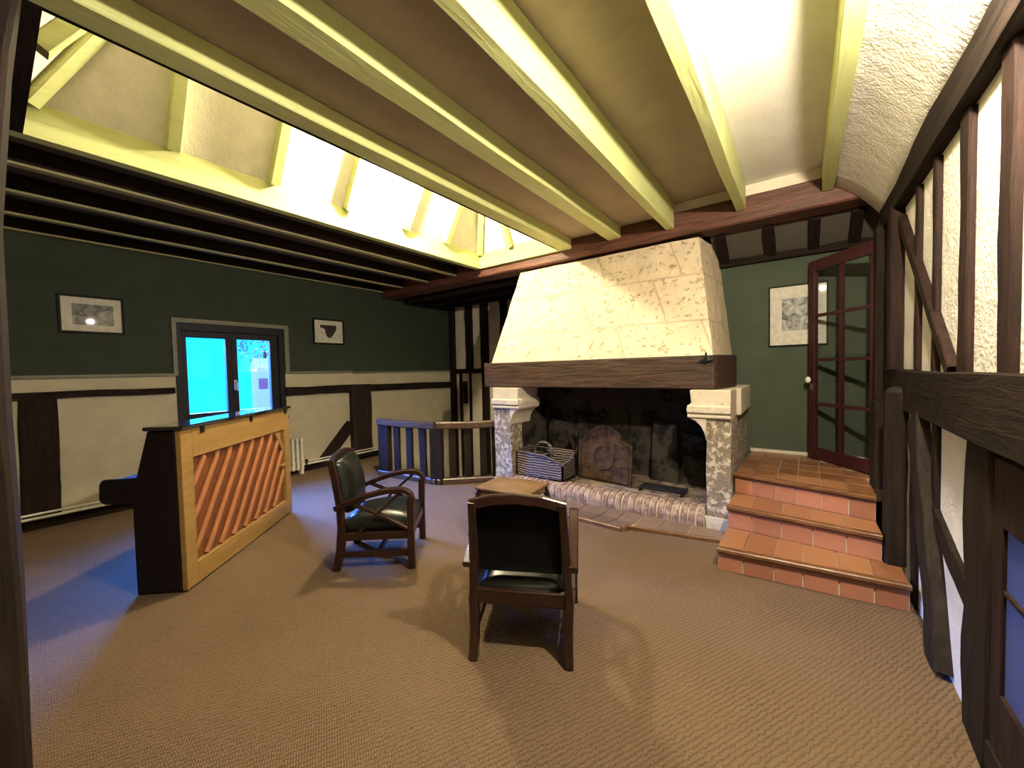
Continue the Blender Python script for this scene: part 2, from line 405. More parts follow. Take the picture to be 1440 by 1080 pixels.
# back walls
w = MB(); w.box(XL, 5.85, -1.7, -2.9, 6.05, 3.1)
wall_bs = struct(w.build('wall_back_stairwell', 'plaster'))
for x, ww, z0, z1 in ((-5.36, .17, 1.45, 2.72), (-4.96, .18, 1.45, 2.72), (-4.48, .16, 1.45, 2.72), (-5.62, .04, -1.6, 1.36), (-5.36, .03, -1.6, 1.36), (-4.96, .16, -1.6, 1.36), (-4.5, .1, -1.6, 1.36)):
    wall_part('stud', 'oak_dark_z', wall_bs, (x, 5.83, z0), (x, 5.83, z1), ww, .06, (0, 1, 0), .01)
wall_part('rail', 'oak_dark_x', wall_bs, (-5.7, 5.80, 1.405), (-3.0, 5.80, 1.405), .08, .09, (0, 0, 1))
wall_part('bracket', 'oak_dark_z', wall_bs, (-5.48, 5.80, .75), (-5.48, 5.80, 1.2), .09, .05, (0, 1, 0), .006)
w = MB(); w.box(-3.1, 4.78, -.2, XR + .9, 4.95, 3.1); struct(w.build('wall_back', 'green'))
bb = MB(); bb.box(-.43, 4.755, .5, .5, 4.78, .53); struct(bb.build('baseboard_back', 'mortar'))
w = MB(); w.box(XL - .3, -1.6, -.2, XR + .2, -1.4, 3.1); struct(w.build('wall_front', 'dark_void'))

# right wall: openings at the doorway (y 4.08-4.78) and the low window beside the camera (y .9-1.92, z .1-1.08)
w = MB()
w.box(XR, -1.4, -.2, XR + .16, .9, 3.1); w.box(XR, .9, 1.08, XR + .16, 1.96, 3.1); w.box(XR, .9, -.2, XR + .16, 1.96, .1)
w.box(XR, 1.96, -.2, XR + .16, 4.08, 3.1); w.box(XR, 4.08, 2.40, XR + .16, 4.78, 3.1); w.box(XR, 4.08, -.2, XR + .16, 4.78, .5)
wall_right = struct(w.rough(.004, 3).build('wall_right', 'plaster_white'))
wall_part('top_plate', 'oak_dark_y', wall_right, (XR - .01, -1.2, 2.445), (XR - .01, 4.12, 2.475), .09, .19, (0, 0, 1), .014, 18)
wall_part('rail', 'oak_dark_y', wall_right, (XR - .005, -1.2, 1.235), (XR - .005, 4.05, 1.225), .08, .245, (0, 0, 1), .012, 18)
for y, ww in ((3.10, .065), (2.735, .06), (2.31, .10), (1.915, .10), (1.46, .10), (.95, .10)):
    wall_part('stud', 'oak_red_z', wall_right, (XR + .012, y, 1.35), (XR + .012, y, 2.36), .07, ww, (0, 1, 0), .006, 12)
wall_part('corner_post', 'oak_red_z', wall_right, (XR - .02, 3.60, 1.35), (XR - .02, 3.60, 2.40), .10, .12, (0, 1, 0), .006, 12)
for y, ww in ((3.12, .10), (2.715, .09)):
    wall_part('lower_stud', 'oak_dark_z', wall_right, (XR + .012, y, 0), (XR + .012, y, 1.12), .06, ww, (0, 1, 0), .006)
wall_part('post', 'oak_dark_z', wall_right, (XR + .02, 2.09, 0), (XR + .02, 2.09, 1.13), .10, .25, (0, 1, 0), .012)
wall_part('brace', 'oak_red_z', wall_right, (XR - .005, 3.52, 2.30), (XR - .005, 2.44, 1.35), .06, .065, (0, 1, 0), .004)
wall_part('lower_brace', 'oak_dark_z', wall_right, (XR + .01, 2.72, .66), (XR + .01, 2.18, .47), .06, .10, (0, 1, 0), .008)
wall_part('leaning_brace', 'oak_grey_z', wall_right, (XR - .02, 2.98, 1.10), (XR - .02, 2.52, .0), .07, .19, (0, 1, 0), .012)
bb = MB(); bb.box(XR - .03, -1.3, 0, XR, 1.96, .12); struct(bb.build('baseboard_right', 'oak_dark_y'))

# vestibule beyond the back doorway
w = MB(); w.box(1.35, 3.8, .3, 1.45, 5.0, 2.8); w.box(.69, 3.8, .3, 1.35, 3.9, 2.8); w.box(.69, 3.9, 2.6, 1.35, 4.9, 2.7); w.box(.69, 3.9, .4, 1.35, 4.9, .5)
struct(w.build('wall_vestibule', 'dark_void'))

# ceiling: flat plaster bays around the roof-lantern opening, a sloping strip along the right wall, low back bay
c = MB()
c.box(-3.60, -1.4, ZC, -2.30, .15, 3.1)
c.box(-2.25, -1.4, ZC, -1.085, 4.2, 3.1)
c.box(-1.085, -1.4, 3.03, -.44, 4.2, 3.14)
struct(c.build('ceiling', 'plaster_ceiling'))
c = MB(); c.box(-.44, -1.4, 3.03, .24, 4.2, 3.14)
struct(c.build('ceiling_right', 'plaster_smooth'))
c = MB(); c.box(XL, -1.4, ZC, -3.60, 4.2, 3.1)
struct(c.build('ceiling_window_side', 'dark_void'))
# wall above the main beam, and the roof that closes the house off from the sky
c = MB(); c.box(XL - .2, 4.20, 2.90, XR + .2, 4.34, 3.2)
struct(c.build('wall_over_beam', 'plaster'))
c = MB(); c.box(XL - .4, 4.15, 3.14, 1.6, 6.2, 3.3); c.box(XL - .4, -1.7, 3.14, -3.48, 4.15, 3.3); c.box(-2.36, -1.7, 3.14, XR + .2, 4.15, 3.3); c.box(-3.48, -1.7, 3.14, -2.36, .24, 3.3); c.box(-3.48, 4.04, 3.14, -2.36, 4.15, 3.3)
struct(c.build('roof', 'outside_roof'))
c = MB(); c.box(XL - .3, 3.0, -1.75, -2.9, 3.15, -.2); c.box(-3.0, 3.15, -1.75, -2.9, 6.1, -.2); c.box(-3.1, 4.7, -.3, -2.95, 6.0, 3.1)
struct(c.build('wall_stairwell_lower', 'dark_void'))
c = MB()
n = 24
for i in range(n):
    y0 = -1.4 + (4.14 + 1.4) * i / n; y1 = -1.4 + (4.14 + 1.4) * (i + 1) / n
    for k in range(6):
        u0, u1 = k / 6, (k + 1) / 6
        def q(u, y): return (.2 + (.55 - .2) * u, y, 2.90 - .36 * u + .05 * math.sin(u * PI) + noise.noise(V((u * 2, y * 1.5, 0))) * .012)
        c.poly([q(u0, y0), q(u0, y1), q(u1, y1), q(u1, y0)])
bmesh.ops.remove_doubles(c.b, verts=c.b.verts[:], dist=1e-5)
bmesh.ops.solidify(c.b, geom=c.b.faces[:], thickness=-.06)
struct(c.build('ceiling_slope', 'plaster_white', smooth=True))
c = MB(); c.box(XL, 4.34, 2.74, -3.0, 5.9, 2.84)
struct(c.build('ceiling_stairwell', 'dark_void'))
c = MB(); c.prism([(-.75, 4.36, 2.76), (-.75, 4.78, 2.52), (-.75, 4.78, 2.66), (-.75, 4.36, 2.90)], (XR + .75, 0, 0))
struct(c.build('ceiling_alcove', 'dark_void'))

# ------------------------------------------------------------------ ceiling timbers
beam = MB().bar([(XL, 4.275, 2.81), (XR - .02, 4.275, 2.81)], .25, .235, (0, 0, 1), .012, .12, 30).build('main_beam', 'oak_beam')
tag(beam, 'long red-brown oak beam crossing the ceiling above the fireplace', 'beam')
JG = 'painted ceiling joists'
def joist(x0, x1, z1, label, y0=-1.3, y1=4.14, mat='paint', z0=2.8, under=False):
    o = MB().bar([((x0 + x1) / 2, y0, (z0 + z1) / 2), ((x0 + x1) / 2, y1, (z0 + z1) / 2)], x1 - x0, z1 - z0, (0, 0, 1), .006, .1, 26).build('ceiling_joist', mat)
    if under: MB().bar([((x0 + x1) / 2, y0, z0 - .006), ((x0 + x1) / 2, y1, z0 - .006)], x1 - x0 - .004, .02, (0, 0, 1), .002, .2, 26).build('painted_underside', 'paint_old', o, label='paler painted underside')  # added strip: paler tone stands for bounce light, dark joist sides for shade
    return tag(o, label, 'beam', JG)
joist(.13, .205, 3.03, 'pale yellow-green ceiling joist nearest the white timbered wall')
joist(-.485, -.408, 3.03, 'pale yellow-green ceiling joist second from the white timbered wall')
joist(-1.101, -1.023, 3.03, 'pale yellow-green ceiling joist third from the white timbered wall, lit along one side', z0=2.77)
joist(-1.71, -1.57, ZC, 'broad cracked pale yellow-green joist, fourth from the white timbered wall')
joist(-2.295, -2.16, ZC, 'broad pale yellow-green joist along the open edge of the roof lantern')
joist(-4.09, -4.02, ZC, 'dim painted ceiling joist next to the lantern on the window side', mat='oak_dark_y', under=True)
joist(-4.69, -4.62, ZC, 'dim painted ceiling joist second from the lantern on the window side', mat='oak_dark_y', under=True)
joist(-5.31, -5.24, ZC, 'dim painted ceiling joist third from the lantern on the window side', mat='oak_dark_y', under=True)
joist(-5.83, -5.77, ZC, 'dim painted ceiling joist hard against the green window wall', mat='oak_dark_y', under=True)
for i, (x, l) in enumerate(((-.66, 'dark rafter end over the fireplace hood side of the alcove'), (-.25, 'dark rafter end over the framed tree print in the alcove'), (.09, 'dark rafter end above the free edge of the red door'), (.38, 'dark rafter end above the red glazed door by the white wall'))):
    o = MB().bar([(x, 4.42, 2.70), (x, 4.775, 2.51)], .085, .10, (0, 0, 1), .006, .15, 5).build('alcove_rafter', 'oak_dark_y')
    tag(o, l, 'rafter', 'dark rafter ends in the alcove')
o = MB().bar([(-.72, 4.75, 2.475), (XR - .02, 4.75, 2.475)], .05, .07, (0, 0, 1), .012, .15, 14).build('wall_plate', 'oak_dark_x')
tag(o, 'dark uneven timber along the top of the green alcove wall', 'beam')
for y in (4.62, 5.05, 5.48):
    o = MB().bar([(XL + .12, y, 2.69), (-3.12, y, 2.69)], .10, .10, (0, 0, 1), .008, .15, 12).build('stairwell_joist', 'oak_dark_x')
    tag(o, 'dark ceiling joist over the stairwell corner, ' + {4.62: 'closest to the main beam', 5.05: 'middle of three', 5.48: 'closest to the studded wall'}[y], 'beam', 'dark joists over the stairwell')

# ------------------------------------------------------------------ roof lantern
LN = thing('roof_lantern', 'bright plastered roof lantern with pale yellow rafters and curb', 'skylight', (-2.95, 2.15, 2.8))
def loc(o, e):   # keep world placement under a placed empty
    o.matrix_parent_inverse = Matrix.Translation(-V(e.location)) if e.rotation_euler.z == 0 else (Matrix.Translation(e.location) @ Matrix.Rotation(e.rotation_euler.z, 4, 'Z')).inverted()
    return o
XA, XB, YA, YB, ZB, ZT = -3.54, -2.30, .19, 4.10, 3.0, 4.0
XM = (XA + XB) / 2; RD = .62
A, B_, C_, D = (XA, YA, ZB), (XB, YA, ZB), (XB, YB, ZB), (XA, YB, ZB)
R0, R1 = (XM, YA + RD, ZT), (XM, YB - RD, ZT)
for nm, pts, off in (('left', [A, D, R1, R0], (-.06, 0, .04)), ('right', [B_, R0, R1, C_], (.06, 0, .04)), ('far', [D, C_, R1], (0, .06, .04)), ('near', [A, R0, B_], (0, -.06, .04))):
    loc(MB().prism(pts, off).build('plaster_slope', 'plaster_well', LN), LN)
loc(MB().box(XA - .08, YA - .05, 2.80, XA, YB + .02, ZB).build('curb', 'paint', LN), LN)
loc(MB().box(XA, YB, 2.80, XB, YB + .045, ZB).build('curb', 'paint_x', LN), LN)
loc(MB().box(XA, YA - .09, 2.80, XB, YA, ZB).build('curb', 'oak_dark_x', LN, label='dark near curb board'), LN)  # painted board given dark oak, so its shade is in the colour
loc(MB().box(XB - .07, YA, 2.835, XB - .005, YB, ZB).build('curb', 'oak_dark_y', LN, label='dark curb board under the joist'), LN)
def raf(p, q, nrm, w=.075, h=.085):
    p, q, nrm = V(p), V(q), V(nrm).normalized()
    loc(MB().bar([p + nrm * .03, q + nrm * .03], w, h, nrm, .002, .1, 6).build('rafter', 'paint', LN), LN)
nl = (1.0, 0, -.62)
for y in (.846, 1.495, 2.153, 2.835, 3.44):
    raf((XA, y, ZB), (XM, y, ZT), nl)
    raf((XB, y, ZB), (XM, y, ZT), (-1.0, 0, -.62))
raf(D, R1, (1, -1, -.62)); raf(A, R0, (1, 1, -.62)); raf(C_, R1, (-1, -1, -.62)); raf(B_, R0, (-1, 1, -.62))
raf((XM - .08, YB, ZB), (XM - .02, YB - RD, ZT), (0, -1, -.62)); raf((XM, YA, ZB), (XM, YA + RD, ZT), (0, 1, -.62))

# ------------------------------------------------------------------ window_1 in the left wall
WN = struct_empty('window_1', (XL - .12, 1.93, .84))
def wp(name, mat, mb, parent=WN, **k): return loc(mb.build(name, mat, parent, **k), WN)
fr = MB()
x0, x1 = XL - .16, XL + .01
fr.box(x0, 1.33, .84, x1, 1.40, 2.05); fr.box(x0, 2.46, .84, x1, 2.53, 2.05); fr.box(x0, 1.40, 1.96, x1, 2.46, 2.05); fr.box(x0, 1.40, .84, x1, 2.46, .90)
wp('window_frame', 'win_dark', fr, bevel=.004)
def sash(ya, yb, l, r):
    s = MB(); a, b2 = XL - .10, XL - .03
    s.box(a, ya, .90, b2, ya + l, 1.96); s.box(a, yb - r, .90, b2, yb, 1.96); s.box(a, ya + l, 1.885, b2, yb - r, 1.96); s.box(a, ya + l, .90, b2, yb - r, .965)
    so = wp('sash', 'win_dark', s, bevel=.004)
    p = MB(); p.box(XL - .068, ya + l, .965, XL - .062, yb - r, 1.885)
    po = p.build('pane', 'glass', so); loc(po, WN); po.matrix_parent_inverse = so.matrix_parent_inverse.copy() if False else Matrix.Identity(4)
    return so
s1 = sash(1.40, 1.905, .05, .06); s2 = sash(1.905, 2.46, .065, .10)
hd = MB(); hd.box(XL - .03, 1.915, 1.23, XL - .015, 1.945, 1.36); hd.bar([(XL - .005, 1.93, 1.33), (XL + .03, 1.93, 1.325), (XL + .035, 1.93, 1.22)], .02, .02, (0, 1, 0)); hd.box(XL - .03, 1.92, 1.31, XL + .005, 1.94, 1.35)
wp('handle', 'chrome', hd, label='bright window handle')
cs = MB(); cs.box(XL, 1.31, 1.43, XL + .03, 1.35, 2.10); cs.box(XL, 2.53, 1.43, XL + .03, 2.585, 2.10); cs.box(XL, 1.35, 2.05, XL + .03, 2.53, 2.10)
wp('casing', 'trim_green', cs, label='olive grey painted casing')
sl = MB(); sl.box(XL - .02, 1.33, .80, XL + .06, 2.53, .84); wp('window_sill', 'win_dark', sl)

# what is seen outside through the window
H = thing('neighbour_house', 'pale house with a small window seen outside through the window pane', 'house', (-14, 7, -3))
loc(MB().prism([(-14, 5.05, -3), (-14, 10, -3), (-15.2, 10, -3), (-15.2, 5.55, -3)], (0, 0, 4.62)).build('facade', 'outside_wall', H), H)
loc(MB().prism([(-14.0, 5.02, 1.62), (-15.25, 5.55, 1.62), (-14.7, 5.35, 2.0)], (0, 5.0, 0)).build('roof', 'outside_roof', H), H)
for y in (5.25, 6.4, 7.6):
    wo = loc(MB().box(-14.0, y, .98, -13.96, y + .25, 1.32).build('house_window', 'hedge', H), H)
for k in range(5):
    y = 5.04 + k * .75
    rl = MB()
    rl.box(-13.6, y, 1.60, -13.56, y + .75, 1.66); rl.box(-13.6, y, 1.80, -13.56, y + .75, 1.85)
    for j in range(6): rl.box(-13.6, y + .06 + j * .12, 1.66, -13.57, y + .10 + j * .12, 1.80)
    if k == 0:
        rl.box(-14.0, 5.02, 1.56, -13.5, 8.8, 1.60)
    loc(rl.build('balcony_rail', 'outside_wall', H), H)
def foliage(name, c, r, nleaf, mat, label, cat, sq=(1, 1, 1)):
    mb = MB()
    for i in range(nleaf):
        d = V((random.gauss(0, 1), random.gauss(0, 1), random.gauss(0, 1))).normalized() * r * random.uniform(.55, 1)
        p = V(c) + V((d.x * sq[0], d.y * sq[1], d.z * sq[2])); a = V((random.gauss(0, 1), random.gauss(0, 1), random.gauss(0, 1))).normalized() * .11; e = a.orthogonal().normalized() * .06
        mb.prism([p - a, p + e, p + a, p - e], (0.004, 0.004, .004))
    return tag(mb.build(name, mat), label, cat)
foliage('garden_hedge', (-12.2, 5.6, .15), .8, 500, 'hedge', 'reddish hedge outside in front of the pale house', 'hedge', (.5, 1.2, .5))
tr = thing('garden_tree', 'leafy tree outside the window beside the pale house', 'tree', (-19.5, 7.6, -3))
loc(MB().tube([(-19.5, 7.6, -3), (-19.45, 7.65, 0), (-19.5, 7.6, 2.6)], .14, 8, .07).build('trunk', 'oak_grey_z', tr), tr)
fo = foliage('crown', (-19.5, 7.6, 3.2), 1.5, 420, 'leafy', 'x', 'x')
del fo['label']; del fo['category']; fo.parent = tr; loc(fo, tr)

# ------------------------------------------------------------------ low blue window beside the camera in the right wall
W2 = struct_empty('window_2', (XR + .08, 1.41, .1))
fr = MB(); a, b2 = XR - .022, XR + .05
fr.box(a, .9, .1, b2, .98, 1.08); fr.box(a, 1.885, .1, b2, 1.96, 1.08); fr.box(a, .98, .1, b2, 1.885, .33); fr.box(a, .98, .87, b2, 1.885, 1.08); fr.box(a + .004, .98, .655, XR - .005, 1.885, .672)
loc(fr.build('window_frame', 'oak_red_z', W2, bevel=.004), W2)
loc(MB().box(XR + .030, .98, .33, XR + .034, 1.885, .87).build('pane', 'glass_blue', W2), W2)
loc(MB().box(XR - .010, .98, .33, XR - .009, 1.885, .87).build('blind', 'blind_cloth', W2, label='pale blind glowing with dusk light'), W2)  # cloth added to pass sky light and make the window read blue
yw = MB(); yw.box(XR + 1.0, -1.6, -.4, XR + 1.1, 6.0, 1.9); yw.box(XR + .16, -1.7, -.4, XR + 1.1, -1.6, 1.9); yw.box(XR + .16, 3.6, -.4, XR + 1.1, 3.7, 1.9); yw.box(XR + .16, -1.6, -.4, XR + 1.0, 3.6, -.3)
struct(yw.build('wall_yard', 'outside_wall'))  # unseen yard walls, added to set how much sky reaches the low window
# ------------------------------------------------------------------ fireplace
FP = thing('stone_fireplace', 'large stone fireplace with sloping limestone hood and thick oak mantel', 'fireplace', (-1.87, 4.2, 0))
def fp(name, mat, mb, **k): return loc(mb.build(name, mat, FP, **k), FP)
# hood: sloped front and sides
def quadgrid(mb, a, b, c, d, nu, nv, amp=.006, sc=6):
    a, b, c, d = map(V, (a, b, c, d)); g = []
    for i in range(nu + 1):
        row = []
        for j in range(nv + 1):
            u, v = i / nu, j / nv
            p = a.lerp(b, u).lerp(d.lerp(c, u), v); row.append(mb.b.verts.new(p + noise.noise_vector(p * sc) * amp))
        g.append(row)
    for i in range(nu):
        for j in range(nv): mb.b.faces.new([g[i][j], g[i + 1][j], g[i + 1][j + 1], g[i][j + 1]])
hb = [(-3.06, 3.72, 1.49), (-.61, 3.72, 1.49), (-.60, 4.78, 1.49), (-3.06, 4.78, 1.49)]
ht = [(-2.93, 4.20, 2.66), (-.81, 4.20, 2.66), (-.73, 4.78, 2.66), (-2.93, 4.78, 2.66)]
h = MB()
quadgrid(h, hb[0], hb[1], ht[1], ht[0], 40, 22); quadgrid(h, hb[1], hb[2], ht[2], ht[1], 18, 22); quadgrid(h, hb[3], hb[0], ht[0], ht[3], 18, 22)
h.poly(ht); bmesh.ops.remove_doubles(h.b, verts=h.b.verts[:], dist=.002)
hood = fp('hood', 'hood_stone', h, smooth=False)
# mantel beam with returning, slightly canted end
m = MB()
pl = [(-3.165, 3.69), (-.60, 3.69), (-.575, 3.73), (-.49, 4.22), (-.50, 4.30), (-.70, 4.30), (-.74, 3.98), (-2.98, 3.98), (-3.0, 4.3), (-3.19, 4.3)]
m.prism([(x, y, 1.20) for x, y in pl], (0, 0, .295))
mo = fp('mantel_beam', 'oak_mantel', m.rough(.007, 4), bevel=.012)
# fracture at the end of the beam: an iron spike and splintered wood
fp('iron_spike', 'iron', MB().bar([(-.70, 3.685, 1.44), (-.64, 3.67, 1.45), (-.60, 3.69, 1.46)], .03, .025, (0, 0, 1)).bar([(-.66, 3.68, 1.42), (-.655, 3.67, 1.515)], .014, .014, (0, 1, 0)))
# piers with carved corbels
def pier(x0, x1, yb, inner, side):
    s = MB(); n = 14; rings = []
    for i in range(n + 1):
        z = i / n * .96
        o = [(x0, 3.655), (x1, 3.655), (x1, yb), (x0, yb)]
        r = []
        for (x, y) in o:
            k = noise.noise_vector(V((x * 3, y * 3, z * 5))) * .012
            r.append((x + k.x, y + k.y * .8, z))
        rings.append(r)
    s.sweep(rings)
    po = fp('pier', 'pier_stone', s)
    # profile of the corbel seen from the front, projecting towards the opening
    sg = 1 if inner > 0 else -1
    xi = x1 if sg > 0 else x0; xo = x0 if sg > 0 else x1
    pts = [(xo, .945), (xi - sg * .003, .945), (xi - sg * .003, .76), (xi + sg * .012, .83), (xi + sg * .04, .885), (xi + sg * .08, .925), (xi + sg * .12, .945), (xi + sg * .145, .965), (xi + sg * .145, .985), (xi + sg * .15, 1.0), (xi + sg * .155, 1.03), (xi + sg * .145, 1.06), (xi + sg * .12, 1.075), (xi + sg * .115, 1.09), (xi + sg * .125, 1.195), (xo, 1.195)]
    cb = MB(); cb.prism([(x, 3.635, z) for x, z in pts], (0, .42, 0))
    cb.box(min(xo, xo - sg * .012), 3.62, .965, max(xi + sg * .15, xi), 3.64, 1.075) if False else None
    co = cb.build('corbel', 'corbel_stone', po, bevel=.008); loc(co, FP); co.matrix_parent_inverse = Matrix.Identity(4)
    mo_ = MB().bar([(xo, 3.632, 1.03), (xi + sg * .14, 3.632, 1.03)], .05, .07, (0, 0, 1), 0, .45).bar([(xo, 3.634, .972), (xi + sg * .14, 3.634, .972)], .036, .026, (0, 0, 1), 0, .3).build('moulding', 'corbel_stone', po)
    mo_.matrix_parent_inverse = Matrix.Identity(4)
    bs = MB().bar([((x0 + x1) / 2, 3.68, 0), ((x0 + x1) / 2, 3.68, .11)], x1 - x0 + .02, .1, (0, 1, 0), .006, .2, 3).build('plinth', 'corbel_stone', po)
    bs.matrix_parent_inverse = Matrix.Identity(4)
pier(-.655, -.465, 4.76, -1, 0)
pier(-2.985, -2.735, 3.88, 1, 0)
fp('pier_return', 'soot_stone', MB().box(-2.99, 3.88, 0, -2.76, 4.77, 1.2))
sd = MB(); sd.box(-.60, 3.98, .96, -.43, 4.775, 1.195)
fp('side_block', 'corbel_stone', sd.rough(.006, 5), bevel=.01)
# firebox
bx = MB()
bx.box(-2.77, 4.50, .0, -.655, 4.77, 1.6)
fp('firebox_back', 'soot_stone', bx)
fx = MB(); fx.box(-2.77, 3.98, 1.45, -.66, 4.5, 1.49); fp('firebox_top', 'soot_stone', fx)
for x0, x1, z1, dy in ((-1.35, -1.06, .82, .0), (-1.04, -.80, .70, .02), (-2.70, -2.3, .75, .01), (-.79, -.665, .9, .0)):
    sb = MB(); sb.hexa([(x0, 4.38 + dy, .15), (x1, 4.37 + dy, .15), (x1, 4.5, .15), (x0, 4.5, .15)], [(x0 + .02, 4.42 + dy, z1), (x1 - .02, 4.42 + dy, z1 - .05), (x1 - .02, 4.5, z1 - .05), (x0 + .02, 4.5, z1)])
    fp('firebox_slab', 'soot_stone', sb.rough(.01, 5, 3))
hs = MB(); hs.box(-2.76, 3.70, 0, -.66, 4.5, .148)
fp('hearth_slab', 'hearth_slab_mat', hs.rough(.003, 8, 5))
# row of rounded bricks on the hearth edge
bk = MB(); nb = 31; xb0, xb1 = -2.73, -.67; wd = (xb1 - xb0) / nb
for i in range(nb):
    x = xb0 + i * wd; j = random.uniform(-.006, .006); jj = random.uniform(-.008, .008)
    prof = [(3.615, .012)] + [(3.615 + .10 - .10 * math.cos(t), .065 + .095 * math.sin(t)) for t in [k * PI / 2 / 6 for k in range(7)]] + [(3.80, .16), (3.80, .012)]
    bk.prism([(x + .007, y + j, z + jj * .4) for y, z in prof], (wd - .014 + jj * .3, 0, 0))
fp('hearth_bricks', 'hearth_brick', bk, bevel=.005)
mt = MB(); prof = [(3.628, 0)] + [(3.628 + .095 - .095 * math.cos(t), .06 + .09 * math.sin(t)) for t in [k * PI / 2 / 6 for k in range(7)]] + [(3.80, .150), (3.80, 0)]
mt.prism([(xb0, y, z) for y, z in prof], (xb1 - xb0, 0, 0)); fp('hearth_mortar', 'mortar', mt)

# tiled apron on the floor in front, edged with wood
AP = thing('hearth_apron', 'strip of worn floor tiles with wooden edge before the fireplace', 'hearth', (-1.8, 3.4, 0))
def ap(name, mat, mb, **k): return loc(mb.build(name, mat, AP, **k), AP)
bs = MB(); bs.prism([(-3.0, 3.30, .001), (-1.25, 3.20, .001), (-1.22, 3.28, .001), (-.50, 3.42, .001), (-.50, 3.61, .001), (-3.0, 3.61, .001)], (0, 0, .012)); ap('bedding', 'mortar', bs)
tl = MB()
def tileq(mb, a, b, c, d, g=.006, h=.012, base=None):
    a, b, c, d = map(V, (a, b, c, d)); ce = (a + b + c + d) / 4
    def sh(p):
        v = ce - p; return p + v.normalized() * g
    mb.prism([sh(a), sh(b), sh(c), sh(d)], base or (0, 0, h))
def front(x): return 3.30 + (x + 3.0) / 1.75 * -.10 if x < -1.23 else 3.28 + (x + 1.22) / .72 * .14
xs = [-3.0, -2.76, -2.52, -2.28, -2.04, -1.80, -1.56, -1.40, -1.235]
for i in range(len(xs) - 1):
    a, b2 = xs[i], xs[i + 1]; sk = .05
    ym = lambda x: (front(x) + 3.61) / 2 - .02
    tileq(tl, (a, front(a) + .02, .013), (b2, front(b2) + .02, .013), (b2 + sk, ym(b2), .013), (a + sk, ym(a), .013))
    tileq(tl, (a + sk, ym(a), .013), (b2 + sk, ym(b2), .013), (b2 + sk, 3.605, .013), (a + sk, 3.605, .013))
xs = [-1.18, -.98, -.76, -.5]
for i in range(3):
    a, b2 = xs[i], xs[i + 1]
    tileq(tl, (a, front(a) + .02, .013), (b2, front(b2) + .02, .013), (b2, 3.605, .013), (a, 3.605, .013))
ap('tiles', 'apron_tile', tl, bevel=.003)
ap('wood_edging', 'nosing', MB().bar([(-3.0, 3.295, .018), (-1.24, 3.195, .018)], .035, .034, (0, 0, 1), .002, .3, 8).bar([(-1.22, 3.272, .016), (-.5, 3.412, .016)], .03, .03, (0, 0, 1), .002, .3, 5))
ap('edging_end', 'apron_tile', MB().bar([(-1.25, 3.20, .022), (-1.235, 3.29, .022)], .07, .05, (0, 0, 1), .003, .4, 3))

# things on the hearth
BK = thing('log_basket', 'purple-grey wicker log basket with arched handle on the hearth', 'basket', (-2.415, 3.88, .155))
b = MB(); t_ = .018
L, Wd = .315, .15
def wall(p): b.prism(p, (0, t_, 0))
# front wall: high on the left, dipping to a low right corner
b.prism([(-L, -Wd, 0), (L, -Wd, 0), (L, -Wd, .185), (L * .93, -Wd, .195), (L * .70, -Wd, .225), (L * .3, -Wd, .262), (-L * .1, -Wd, .275), (-L, -Wd, .285)], (0, t_, 0))
b.prism([(-L, Wd, 0), (L, Wd, 0), (L, Wd, .285), (-L, Wd, .30)], (0, -t_, 0))
b.prism([(-L, -Wd, 0), (-L, Wd, 0), (-L, Wd, .30), (-L, -Wd, .285)], (t_, 0, 0))
b.prism([(L, -Wd, 0), (L, Wd, 0), (L, Wd, .285), (L, Wd * .4, .22), (L, -Wd, .185)], (-t_, 0, 0))
b.box(-L, -Wd, 0, L, Wd, .02)
b.build('woven_body', 'wicker', BK)
MB().tube([(-L, -Wd, .288), (-L * .1, -Wd, .278), (L * .3, -Wd, .265), (L * .7, -Wd, .228), (L, -Wd, .19), (L, Wd * .4, .225), (L, Wd, .29), (-L, Wd, .303), (-L, -Wd, .288)], .012, 8).build('rim', 'wicker', BK)
MB().tube([(-.14, 0, .25)] + [(-.02 + -.12 * math.cos(t), 0, .29 + .105 * math.sin(t)) for t in [k * PI / 12 for k in range(13)]] + [(.10, 0, .25)], .016, 8).build('handle', 'wicker', BK)
MB().bar([(-.02, -Wd, .24), (-.02, Wd, .24)], .03, .02).build('handle_crossbar', 'wicker', BK)

FB = MB(); pts = [(-.33, 0), (.33, 0), (.33, .43), (.27, .44), (.25, .47)] + [(.21 * math.cos(t), .47 + .15 * math.sin(t)) for t in [k * PI / 14 for k in range(15)]] + [(-.25, .47), (-.27, .44), (-.33, .43)]
FB.prism([(x, 0, z) for x, z in pts], (0, .03, 0))
inner = [(x * .88, .03 + z * .92) for x, z in pts]
fb = FB.build('fireback', 'iron_plate', bevel=.006)
fb.location = (-1.75, 4.0, .152); fb.rotation_euler = (-.06, 0, -.12)
tag(fb, 'arched rusty cast-iron fireback standing on the hearth', 'fireback')
bo = MB(); 
for (xa, za), (xb, zb) in zip(inner, inner[1:] + inner[:1]): bo.bar([(xa, -.004, za), (xb, -.004, zb)], .014, .014, (0, 1, 0))
bo.tube([(.12 * math.cos(t), -.004, .27 + .13 * math.sin(t)) for t in [k * PI / 10 for k in range(21)]], .008, 6)
bo.build('raised_border', 'iron_plate', fb)
AN = thing('andiron', 'iron andiron with knob finial between basket and fireback', 'andiron', (-2.13, 4.12, .15))
MB().lathe([(.03, 0), (.03, .02), (.014, .04), (.014, .22), (.026, .24), (.026, .28), (.014, .30), (.012, .40), (.024, .43), (.03, .46), (.024, .49), (.008, .52), (.004, .56)], n=14).build('upright', 'iron', AN, smooth=True)
MB().bar([(0, .01, .05), (0, .25, .05), (0, .26, 0)], .025, .025).build('log_bar', 'iron', AN)
